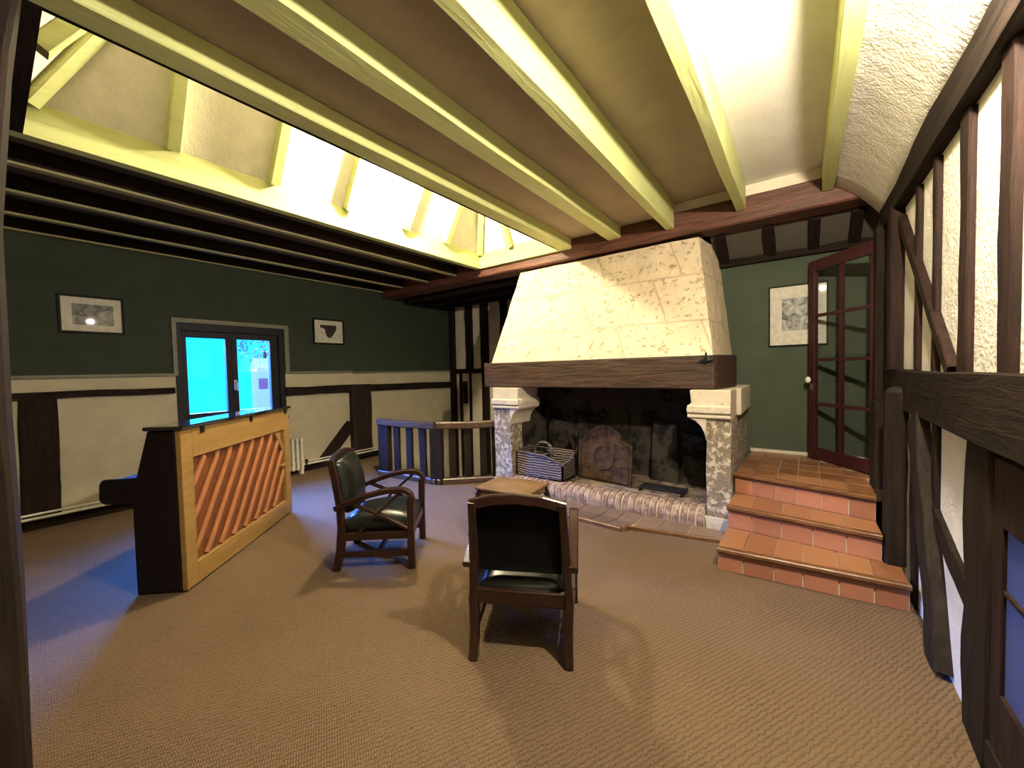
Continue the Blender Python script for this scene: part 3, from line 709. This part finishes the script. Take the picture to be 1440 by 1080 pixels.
GR = thing('fire_grate', 'low black iron fire grate on the hearth near the stone pier', 'grate', (-1.12, 4.02, .15))
for k in range(4): MB().bar([(-.22, -.09 + k * .06, .03), (.22, -.09 + k * .06, .03)], .014, .014).build('grate_bar', 'iron', GR)
for x in (-.2, .2): MB().bar([(x, -.11, .012), (x, .11, .012)], .02, .024).build('foot_bar', 'iron', GR)

# ------------------------------------------------------------------ steps
ST = thing('tiled_steps', 'three terracotta tiled steps with wooden nosings up to the landing', 'steps', (0, 3.0, 0))
steps = [(0, .16, (-.462, 2.95), (.49, 3.02), 6), (.16, .33, (-.455, 3.36), (.405, 3.27), 5), (.33, .5, (-.45, 3.73), (.405, 3.53), 6)]
nxt = [((-.455, 3.36), (.49, 3.27)), ((-.45, 3.73), (.405, 3.53)), ((-.42, 4.755), (.405, 4.755))]
for i, (z0, z1, Lp, Rp, nt_) in enumerate(steps):
    core = MB()
    if i == 0: core.prism([(Lp[0], Lp[1] + .012, 0), (Rp[0], Rp[1] + .012, 0), (.49, 3.30, 0), (.405, 3.40, 0), (.40, 3.9, 0), (-.455, 3.9, 0)], (0, 0, z1 - .014))
    elif i == 1: core.prism([(Lp[0], Lp[1] + .012, z0 - .014), (Rp[0], Rp[1] + .012, z0 - .014), (.405, 4.2, z0 - .014), (-.45, 4.2, z0 - .014)], (0, 0, z1 - z0))
    else: core.prism([(Lp[0], Lp[1] + .012, z0 - .014), (Rp[0], Rp[1] + .012, z0 - .014), (.405, 4.09, z0 - .014), (.525, 4.09, z0 - .014), (.525, 4.775, z0 - .014), (-.425, 4.775, z0 - .014)], (0, 0, z1 - z0))
    so = core.build('step', 'mortar', ST); loc(so, ST)
    def sub(nm, mat, mb, **k):
        o = mb.build(nm, mat, so, **k); o.matrix_parent_inverse = Matrix.Identity(4); return o
    r = MB(); lp, rp = V((Lp[0], Lp[1], 0)), V((Rp[0], Rp[1], 0)); dr = (rp - lp); nn = V((dr.y, -dr.x, 0)).normalized()
    cuts = [0] + [(k + random.uniform(-.08, .08)) / nt_ for k in range(1, nt_)] + [1]
    for k in range(nt_):
        p, q = lp + dr * cuts[k], lp + dr * cuts[k + 1]; e = dr.normalized() * .004
        zz0 = z0 + (.001 if i == 0 else .0)
        r.prism([p + e + V((0, 0, zz0)), q - e + V((0, 0, zz0)), q - e + V((0, 0, z1 - .03)), p + e + V((0, 0, z1 - .03))], -nn * .014)
    sub('riser_tiles', 'riser_tile', r, bevel=.002)
    sub('nosing', 'nosing', MB().bar([lp + nn * .006 + V((0, 0, z1 - .013)), rp + nn * .006 + V((0, 0, z1 - .013))], .05, .03, (0, 0, 1), .001, .4, 6).bar([lp + nn * .002 + V((0, 0, z1 - .032)), rp + nn * .002 + V((0, 0, z1 - .032))], .03, .012, (0, 0, 1), 0, .3))
    tm = MB(); (la, ra) = nxt[i]; la, ra = V((la[0], la[1], 0)), V((ra[0], ra[1], 0))
    rows = 1 if i < 2 else 5
    for j in range(rows):
        u0, u1 = j / rows, (j + 1) / rows
        for k in range(nt_):
            def pt(a, u):
                s0 = lp + dr * a - nn * .022; s1 = la.lerp(ra, a); return s0.lerp(s1, u) + V((0, 0, z1 - .013))
            tileq(tm, pt(cuts[k], u0), pt(cuts[k + 1], u0), pt(cuts[k + 1], u1), pt(cuts[k], u1), .004, .012)
    if i == 2:
        for k in range(3): tileq(tm, (.41, 4.1 + k * .22, z1 - .013), (.52, 4.1 + k * .22, z1 - .013), (.52, 4.32 + k * .22, z1 - .013), (.41, 4.32 + k * .22, z1 - .013), .004, .012)
    sub('tread_tiles', 'tread_tile', tm, bevel=.002)
NP = thing('newel_post', 'dark round-topped newel post standing on the lowest tiled step', 'post', (.462, 3.30, .16))
MB().bar([(0, 0, 0), (0, 0, 1.05)], .10, .11, (0, 1, 0), .006, .35, 12).build('shaft', 'oak_dark_z', NP)
MB().ball((0, 0, 1.055), .048, 14, (1, 1, .7)).build('rounded_top', 'oak_grey_z', NP, smooth=True)

# glazed door, standing ajar in the alcove
dv = V((.065 - .49, 4.69 - 4.12, 0)); dl = dv.length; da = math.atan2(dv.y, dv.x)
DR = struct_empty('door_1', (.49, 4.12, .512), da)
DW, DH, th = dl, 1.84, .04
def dp(name, mat, mb, parent=DR, **k): return mb.build(name, mat, parent, **k)
st = .072
dp('stile', 'door_red', MB().box(0, -th / 2, 0, st, th / 2, DH), bevel=.004)
dp('stile', 'door_red', MB().box(DW - st, -th / 2, 0, DW, th / 2, DH), bevel=.004)
dp('rail', 'door_red', MB().box(st, -th / 2, 0, DW - st, th / 2, .10), bevel=.004)
dp('rail', 'door_red', MB().box(st, -th / 2, DH - .10, DW - st, th / 2, DH), bevel=.004)
gz = MB(); gz.box(DW / 2 - .014, -.014, .10, DW / 2 + .014, .014, DH - .10)
for k in range(1, 4): gz.box(st, -.014, .10 + k * 1.64 / 4 - .014, DW - st, .014, .10 + k * 1.64 / 4 + .014)
dp('glazing_bars', 'door_red', gz)
for i in range(2):
    for j in range(4):
        xa = st if i == 0 else DW / 2 + .014; xb_ = DW / 2 - .014 if i == 0 else DW - st
        dp('pane', 'glass', MB().box(xa, -.002, .10 + j * .41 + .014 * (j > 0), xb_, .002, .10 + (j + 1) * .41 - .014 * (j < 3)))
kx = DW - .045
for sgn in (1,):
    kb = dp('knob', 'porcelain', MB().ball((kx, sgn * .055, .735), .026, 14, (1, .8, 1.15)), smooth=True, label='white porcelain knob')
    dp('lock_plate', 'chrome', MB().box(kx - .013, min(sgn * .02, sgn * .025), .64, kx + .013, max(sgn * .02, sgn * .025), .70), label='bright keyhole plate')
    dp('knob_stem', 'iron', MB().tube([(kx, 0, .735), (kx, sgn * .05, .735)], .01, 8))
DF = struct_empty('trim_3', (.5, 4.05, .5))
loc(MB().bar([(.485, 4.02, .5), (.485, 4.02, 2.40)], .09, .10, (0, 1, 0), .004, .15, 8).build('jamb', 'oak_dark_z', DF), DF)
loc(MB().bar([(.47, 3.84, .5), (.47, 3.84, 1.12)], .11, .22, (0, 1, 0), .004, .15, 6).build('jamb', 'oak_dark_z', DF), DF)
loc(MB().bar([(.505, 4.0, 2.38), (.505, 4.74, 2.38)], .05, .07, (0, 0, 1), .004, .15, 6).build('lintel', 'oak_dark_y', DF), DF)

# ------------------------------------------------------------------ stairwell balustrade
BA = thing('stair_balustrade', 'dark oak balustrade around the stairwell beside the fireplace', 'railing', (-3.66, 3.35, 0))
Lq, Mq, Rq = V((-4.59, 3.24, 0)), V((-3.66, 3.33, 0)), V((-3.10, 3.86, 0))
def bp(name, mat, mb, **k): return loc(mb.build(name, mat, BA, **k), BA)
def up(p, z): return (p.x, p.y, z)
e1 = (Mq - Lq).normalized(); e2 = (Rq - Mq).normalized()
for p, e, w_ in ((Lq, e1, .19), (Mq, (e1 + e2).normalized(), .16), (Rq, e2, .17)):
    n_ = V((-e.y, e.x, 0))
    bp('newel', 'oak_dark_z', MB().bar([up(p, 0), up(p, .70)], w_, .085, n_, .006, .2, 8))
for p, q, bw_ in ((Lq, Mq, .105), (Mq, Rq, .085)):
    e = (q - p).normalized(); n_ = V((-e.y, e.x, 0))
    for k in range(1, 4):
        a = p.lerp(q, k / 4)
        bp('baluster', 'oak_dark_z', MB().bar([up(a, .05), up(a, .70)], bw_, .04, n_, .006, .2, 6))
    s_ = p - e * (.10 if p is Lq else .0); t2 = q + e * (.10 if q is Rq else .0)
    bp('handrail', 'oak_rail_x', MB().bar([up(s_, .735), up(s_.lerp(t2, .5), .725), up(t2, .735)], .11, .085, (0, 0, 1), .004, .3))
    bp('base_rail', 'oak_rail_x', MB().bar([up(s_, .035), up(s_.lerp(t2, .5), .035), up(t2, .035)], .12, .07, (0, 0, 1), .004, .3))

# ------------------------------------------------------------------ piano
pu = V((-.669, .743, 0)).normalized(); pa = math.atan2(pu.y, pu.x)
PN = thing('upright_piano', 'dark upright piano turned with its blond framed, slant-ribbed back to the room', 'piano', (-3.215, .738, 0), pa)
PLn, PH, PD = 1.47, 1.075, .31   # local x along the back, local y towards the keyboard
def pp(name, mat, mb, parent=PN, **k): return mb.build(name, mat, parent, **k)
prof = [(.035, .0), (.31, .0), (.31, .60), (.47, .60), (.495, .615), (.505, .64), (.50, .73), (.485, .76), (.28, .765), (.20, PH - .01), (.035, PH - .01)]
for x in (0, PLn - .035):
    pp('side_panel', 'piano_black', MB().prism([(x, y, z) for y, z in prof], (.035, 0, 0)), bevel=.012)
pp('lid', 'piano_lid', MB().box(-.015, -.02, PH - .01, PLn + .015, .215, PH + .015), bevel=.006, label='glossy dark lid')
bf = MB(); z0, z1 = .012, PH - .012
bf.box(.0, 0, z0, .105, .034, z1); bf.box(PLn - .10, 0, z0, PLn, .034, z1); bf.box(.105, 0, .865, PLn - .10, .034, z1); bf.box(.105, 0, z0, PLn - .10, .034, .155)
pp('back_frame', 'piano_frame', bf, bevel=.004)
sbd = pp('soundboard', 'soundboard', MB().box(.105, .03, .155, PLn - .10, .045, .865))
# spruce ribs lie on the slant across the board
ya, yb_, xa, xb_ = .165, .855, .112, PLn - .107
sl_ = 1.42   # rise over run
for k in range(11):
    x0 = -.40 + k * .155
    p, q = [x0, ya], [x0 + (yb_ - ya) / sl_, yb_]
    if p[0] < xa: p = [xa, ya + (xa - x0) * sl_]
    if q[0] > xb_ - .0: q = [xb_, ya + (xb_ - x0) * sl_]
    if p[1] > yb_ - .05 or q[1] < ya + .05: continue
    pp('rib', 'rib', MB().bar([(p[0], .022, p[1]), (q[0], .022, q[1])], .016, .030, (0, 1, 0), 0, .3), sbd) if False else \
    pp('rib', 'rib', MB().bar([(p[0], .021, p[1]), (p[0] * .92 + q[0] * .08, .016, p[1] * .92 + q[1] * .08), (p[0] * .1 + q[0] * .9, .016, p[1] * .1 + q[1] * .9), (q[0], .026, q[1])], .030, .02, (0, 1, 0), 0, .25), sbd)
pp('corner_brace', 'piano_frame', MB().bar([(PLn - .24, .018, .855), (PLn - .11, .018, .66)], .045, .025, (0, 1, 0)))
pp('latch', 'piano_frame', MB().bar([(PLn - .17, .015, .515), (PLn - .10, .015, .515)], .02, .03, (0, 1, 0)))
for x in (.20, .80, 1.40):
    pp('hinge', 'iron', MB().box(x - .018, -.008, PH - .055, x + .018, .002, PH - .008))
pp('front_panel', 'piano_black', MB().hexa([(.035, .26, .77), (PLn - .035, .26, .77), (PLn - .035, .285, .77), (.035, .285, .77)], [(.035, .185, PH - .015), (PLn - .035, .185, PH - .015), (PLn - .035, .205, PH - .015), (.035, .205, PH - .015)]))
pp('keybed', 'piano_black', MB().box(.035, .26, .60, PLn - .035, .49, .66))
pp('fallboard', 'piano_black', MB().hexa([(.035, .27, .73), (PLn - .035, .27, .73), (PLn - .035, .48, .70), (.035, .48, .70)], [(.035, .27, .765), (PLn - .035, .27, .765), (PLn - .035, .485, .735), (.035, .485, .735)]))
pp('lower_panel', 'piano_black', MB().box(.035, .27, .06, PLn - .035, .29, .60))
pp('plinth', 'piano_black', MB().box(.035, .03, .0, PLn - .035, .30, .06))

# ------------------------------------------------------------------ armchairs
def arc(p0, p1, p2, n=8):
    p0, p1, p2 = V(p0), V(p1), V(p2)
    return [p0 * (1 - t) ** 2 + p1 * 2 * t * (1 - t) + p2 * t * t for t in [i / n for i in range(n + 1)]]
def make_chair():
    t = thing('armchair', '', 'chair', (0, 0, 0), 0, 'pair of wooden armchairs')
    a = lambda nm, mt, mb, **k: mb.build(nm, mt, t, **k)
    for s in (-1, 1):
        # rear leg and back stile
        a('rear_leg', 'chair_wood', MB().bar([(s * .23, -.035, 0), (s * .23, .0, .14), (s * .235, .015, .30)], .042, .056, (0, 1, 0), 0, .25))
        a('back_stile', 'chair_wood', MB().bar([(s * .235, .015, .29), (s * .228, .005, .47), (s * .218, -.025, .66), (s * .212, -.055, .785)], .038, .05, (0, 1, 0), 0, .25))
        a('front_leg', 'chair_wood', MB().bar([(s * .25, .50, 0), (s * .25, .50, .30), (s * .252, .505, .50)], .046, .05, (0, 1, 0), 0, .25))
        arm = arc((s * .255, -.02, .455), (s * .26, .26, .575), (s * .26, .42, .572), 8) + arc((s * .26, .42, .572), (s * .258, .53, .567), (s * .254, .515, .47), 6)[1:]
        a('arm', 'chair_wood', MB().bar(arm, .05, .036, (0, .6, 1), 0, .3))
        a('side_rail', 'chair_wood', MB().bar([(s * .24, .02, .245), (s * .25, .49, .245)], .028, .055, (0, 0, 1), 0, .2))
        a('side_stretcher', 'chair_wood', MB().bar([(s * .235, .0, .115), (s * .25, .49, .115)], .024, .045, (0, 0, 1), 0, .2))
        a('cross_brace', 'chair_wood', MB().bar([(s * .25, .08, .49), (s * .25, .28, .40), (s * .252, .48, .29)], .020, .036, (1, 0, 0)))
        a('cross_brace', 'chair_wood', MB().bar([(s * .25, .44, .555), (s * .25, .26, .40), (s * .245, .14, .28)], .020, .036, (1, 0, 0)))
    crest = [(-.225, -.05, .765), (-.12, -.058, .793), (0, -.06, .803), (.12, -.058, .793), (.225, -.05, .765)]
    a('crest_rail', 'chair_wood', MB().bar(crest, .035, .05, (0, 0, 1), 0, .3))
    a('rear_rail', 'chair_wood', MB().bar([(-.235, .012, .292), (.235, .012, .292)], .03, .07, (0, 0, 1), 0, .2))
    a('front_rail', 'chair_wood', MB().bar([(-.25, .50, .255), (.25, .50, .255)], .03, .06, (0, 0, 1), 0, .2))
    a('rear_stretcher', 'chair_wood', MB().bar([(-.235, .26, .115), (.235, .26, .115)], .022, .035, (0, 0, 1), 0, .2))
    # upholstered back: curved pad in front, flat cloth behind
    b = MB(); n, mm = 10, 12
    rings = []
    for i in range(mm + 1):
        v = i / mm; z = .405 + v * .365; yb = .008 - .052 * max(0, (z - .45) / .33) ** 1.1
        hw = .205 - .01 * v; fat = .058 * math.sin(PI * min(1, max(0, v * .96 + .02))) ** .45 + .012
        if v < .12: yb += (.12 - v) * .25
        r = []
        for k in range(n + 1):
            x = -hw + 2 * hw * k / n; r.append((x, yb + .02 + fat * (1 - (2 * k / n - 1) ** 6), z + .018 * (1 - (2 * k / n - 1) ** 2) * v))
        for k in range(n, -1, -1):
            x = -hw + 2 * hw * k / n; r.append((x, yb - .002, z + .018 * (1 - (2 * k / n - 1) ** 2) * v))
        rings.append(r)
    b.sweep(rings); bk_ = a('backrest', 'leather', b, smooth=True)
    cl = MB(); rings = []
    for i in range(mm + 1):
        v = i / mm; z = .425 + v * .335; yb = .008 - .052 * max(0, (z - .45) / .33) ** 1.1
        hw = .202 - .01 * v
        rings.append([(-hw, yb - .004, z), (0, yb - .006, z + .018 * v), (hw, yb - .004, z), (hw, yb - .001, z), (0, yb - .002, z + .018 * v), (-hw, yb - .001, z)])
    cl.sweep(rings); o = cl.build('back_cloth', 'leather_back', bk_)
    # seat cushion
    s = MB(); rings = []
    for i in range(13):
        u = i / 12; y = .03 + u * .475; hgt = .05 + .065 * math.sin(PI * min(1, u * .9 + .1)) ** .6 + .02 * u
        hw = .222 + .012 * u; r = []
        for k in range(11):
            x = -hw + 2 * hw * k / 10; r.append((x, y, .275 + hgt * (1 - (2 * k / 10 - 1) ** 8 * .5)))
        for k in range(10, -1, -1):
            r.append((-hw + 2 * hw * k / 10, y, .262))
        rings.append(r)
    s.sweep(rings); a('seat', 'leather', s, smooth=True)
    return t
def copy_tree(o, parent=None):
    c = o.copy(); COL.objects.link(c)
    if parent: c.parent = parent; c.matrix_parent_inverse = o.matrix_parent_inverse.copy()
    for ch in [x for x in bpy.data.objects if x.parent == o]: copy_tree(ch, c)
    return c
ch1 = make_chair()
ch2 = copy_tree(ch1)
# chair seen from behind: local +y is its facing direction
g = V((-.458, .889, 0)); ch1.rotation_euler = (0, 0, math.atan2(-g.x, g.y)); ch1.location = (-1.095, 1.505, 0)
ch1['label'] = 'wooden armchair seen from behind, dark back panel facing the camera'
g = V((.758, .652, 0)).normalized(); ch2.rotation_euler = (0, 0, math.atan2(-g.x, g.y)); ch2.location = (-2.79, 1.64, 0)
ch2['label'] = 'wooden armchair in side view between the piano and the stool'

# low stool-table
tc = [V(p) for p in ((-2.198, 2.448, 0), (-1.703, 2.497, 0), (-1.787, 2.878, 0), (-2.293, 2.837, 0))]
ce = sum(tc, V()) / 4; ex = (tc[1] - tc[0]).normalized()
SB = thing('low_stool', 'low brown wooden stool table with splayed legs before the hearth', 'stool', (ce.x, ce.y, 0), math.atan2(ex.y, ex.x))
a2, b2 = .255, .20
MB().box(-a2, -b2, .395, a2, b2, .42).build('stool_top', 'stool_wood', SB, bevel=.008)
ar = MB(); ar.box(-a2 + .02, -b2 + .02, .345, a2 - .02, -b2 + .04, .395); ar.box(-a2 + .02, b2 - .04, .345, a2 - .02, b2 - .02, .395); ar.box(-a2 + .02, -b2 + .04, .345, -a2 + .04, b2 - .04, .395); ar.box(a2 - .04, -b2 + .04, .345, a2 - .02, b2 - .04, .395)
ar.build('apron', 'stool_wood', SB)
for sx in (-1, 1):
    for sy in (-1, 1):
        MB().bar(arc((sx * (a2 - .035), sy * (b2 - .035), .395), (sx * (a2 - .0), sy * (b2 - .0), .25), (sx * (a2 + .03), sy * (b2 + .03), 0), 7), .045, .04, (0, 1, 0), 0, .3).build('leg', 'chair_wood', SB)

# ------------------------------------------------------------------ radiator and pipe
RA = thing('column_radiator', 'white cast-iron column radiator behind the piano under the window', 'radiator', (XL + .12, 2.2, 0))
for k in range(16):
    y = -.46 + k * .06
    sec = MB()
    for x in (-.045, .045): sec.tube([(x, y, .09), (x, y, .47)], .018, 8)
    sec.bar([(-.05, y, .49), (.05, y, .49)], .042, .05, (0, 0, 1), 0, .4); sec.bar([(-.05, y, .09), (.05, y, .09)], .042, .05, (0, 0, 1), 0, .4)
    sec.build('section', 'white_enamel', RA)
for y in (-.46, .44): MB().box(-.04, y - .02, 0, .04, y + .02, .08).build('foot', 'white_enamel', RA)
MB().tube([(0, .46, .10), (0, .52, .10), (0, .52, .16)], .014, 8).ball((0, .52, .17), .022).build('valve', 'iron', RA)
o = MB().tube([(XL + .095, -1.0, .115), (XL + .095, 4.05, .115)], .014, 8).tube([(XL + .095, -1.0, .155), (XL + .095, 4.02, .155)], .011, 8).tube([(XL + .095, 4.02, .115), (XL + .08, 4.10, .10), (XL + .085, 4.12, .03)], .014, 8).build('heating_pipe', 'white_enamel')
tag(o, 'pair of thin white heating pipes running above the dark skirting of the window wall', 'pipe')

# ------------------------------------------------------------------ pictures
def picture(name, label, loc_, rz, w, h, mat_b, print_mat, inset, bw=.022):
    P = thing(name, label, 'picture', loc_, rz, 'framed prints')
    fr = MB(); t = .022
    fr.box(-w / 2, 0, -h / 2, -w / 2 + bw, t, h / 2); fr.box(w / 2 - bw, 0, -h / 2, w / 2, t, h / 2); fr.box(-w / 2 + bw, 0, h / 2 - bw, w / 2 - bw, t, h / 2); fr.box(-w / 2 + bw, 0, -h / 2, w / 2 - bw, t, -h / 2 + bw)
    fr.build('frame', 'black_frame', P)
    MB().box(-w / 2 + bw, .004, -h / 2 + bw, w / 2 - bw, .008, h / 2 - bw).build('mount', 'mat_board', P)
    x0, z0, x1, z1 = inset
    pr = MB()
    if isinstance(x0, list): pr.prism([(x, .008, z) for x, z in inset[0]], (0, .002, 0))
    else: pr.box(x0, .008, z0, x1, .010, z1)
    pr.build('print', print_mat, P)
    MB().box(-w / 2 + bw, .013, -h / 2 + bw, w / 2 - bw, .015, h / 2 - bw).build('glass', 'picture_glass', P)
    return P
# local +y points out of the wall
picture('framed_print', 'wide black-framed grey landscape print on the green wall left of the window', (XL + .002, .69, 2.065), -PI / 2, .47, .385, 0, 'print_land', (-.155, -.105, .14, .105))
blob = [(-.13, .10), (.12, .10), (.12, .05), (.10, -.0), (.06, -.055), (.02, -.10), (-.02, -.085), (-.05, -.04), (-.06, .03), (-.10, .06), (-.13, .05)]
picture('framed_print', 'small black-framed print of a dark head shape, between window and stairwell', (XL + .002, 3.185, 2.055), -PI / 2, .49, .385, 0, 'print_dark', ([(-x, z) for x, z in blob], 0, 0, 0))
picture('framed_print', 'tall black-framed tree print with wide white mount, behind the red door', (-.035, 4.778, 1.878), PI, .47, .60, 0, 'print_tree', (-.10, -.15, .125, .17), .012)

# ------------------------------------------------------------------ near post at the left edge of the view
LP = thing('timber_post', 'rough dark oak post standing beside the camera at the edge of the view', 'post', (-1.98, -.14, 0))
loc(MB().bar([(-1.98, -.155, 0), (-1.98, -.15, .8), (-1.98, -.155, 1.3), (-1.98, -.15, 1.9), (-1.98, -.11, 2.4), (-1.98, -.06, 2.79)], .20, .40, (0, 1, 0), .02, .12).build('shaft', 'oak_dark_z', LP), LP)

# ------------------------------------------------------------------ lights
def point(name, loc_, power, col, r=.05):
    l = bpy.data.lights.new(name, 'POINT'); l.energy = power; l.color = col; l.shadow_soft_size = r
    o = bpy.data.objects.new(name, l); o.location = loc_; COL.objects.link(o); return o
point('lantern_lamp', (-3.08, 2.42, 3.355), 540, (1, .85, .60), .06)
point('wall_lamp', (.27, 1.38, 2.62), 520, (1, .86, .66), .04)
pt_ = bpy.data.lights.new('window_portal', 'AREA'); pt_.shape = 'RECTANGLE'; pt_.size = 1.06; pt_.size_y = 1.1; pt_.cycles.is_portal = True
po = bpy.data.objects.new('window_portal', pt_); po.location = (XL - .2, 1.93, 1.44); po.rotation_euler = (0, -PI / 2, 0); COL.objects.link(po)

wd_ = bpy.data.worlds.new('dusk_sky'); SC.world = wd_; wd_.use_nodes = True
wnt = wd_.node_tree; bg = wnt.nodes['Background']; bg.inputs[1].default_value = 800.0
tcw = nd(wnt, 'ShaderNodeTexCoord'); spw = nd(wnt, 'ShaderNodeSeparateXYZ'); wnt.links.new(tcw.outputs['Generated'], spw.inputs[0])
rw = nd(wnt, 'ShaderNodeValToRGB'); er = rw.color_ramp.elements
half = nd(wnt, 'ShaderNodeMath', operation='MULTIPLY_ADD'); half.inputs[1].default_value = .5; half.inputs[2].default_value = .5
wnt.links.new(spw.outputs['Z'], half.inputs[0]); wnt.links.new(half.outputs[0], rw.inputs[0])
while len(er) < 5: er.new(.5)
# dark ground, a dim blue horizon, bright blue dusk sky overhead
for e, (p, c) in zip(er, ((.42, (0, 0, 0)), (.45, (.00005, .0019, .0045)), (.55, (.00005, .0021, .005)), (.70, (.06, .20, .85)), (1.0, (.06, .20, .85)))): e.position = p; e.color = rgba(c)
mrw = nd(wnt, 'ShaderNodeMapRange', interpolation_type='SMOOTHSTEP'); mrw.inputs['From Min'].default_value = -.40; mrw.inputs['From Max'].default_value = -.88
wnt.links.new(spw.outputs['X'], mrw.inputs[0])
mxw = nd(wnt, 'ShaderNodeMix', data_type='RGBA'); wnt.links.new(mrw.outputs[0], mxw.inputs[0])
mxw.inputs[6].default_value = (.0008, .0015, .0042, 1); wnt.links.new(rw.outputs[0], mxw.inputs[7])
wnt.links.new(mxw.outputs[2], bg.inputs[0])


# ------------------------------------------------------------------ camera
F, YAW, PITCH, ROLL = 550.02, .637786944, -.0348587586, .0228982632
cd = bpy.data.cameras.new('camera'); cd.sensor_fit = 'HORIZONTAL'; cd.sensor_width = 36; cd.lens = F / 1440 * 36; cd.clip_start = .02
cam = bpy.data.objects.new('camera', cd); COL.objects.link(cam)
fw = V((-math.sin(YAW) * math.cos(PITCH), math.cos(YAW) * math.cos(PITCH), math.sin(PITCH)))
rt = V((math.cos(YAW), math.sin(YAW), 0)); dn = -rt.cross(fw)
r2 = rt * math.cos(ROLL) + dn * math.sin(ROLL); d2 = dn * math.cos(ROLL) - rt * math.sin(ROLL)
m3 = Matrix((r2, -d2, -fw)).transposed()
cam.matrix_world = Matrix.Translation((0, 0, 1.4)) @ m3.to_4x4()
SC.camera = cam
vs = SC.view_settings; vs.view_transform = 'Standard'; vs.look = 'None'; vs.exposure = -0.42; vs.gamma = 1.0; vs.use_curve_mapping = False
SC.cycles.max_bounces = 8; SC.cycles.diffuse_bounces = 5; SC.cycles.transparent_max_bounces = 12
SC.cycles.use_denoising = True
SC.cycles.sample_clamp_indirect = 8
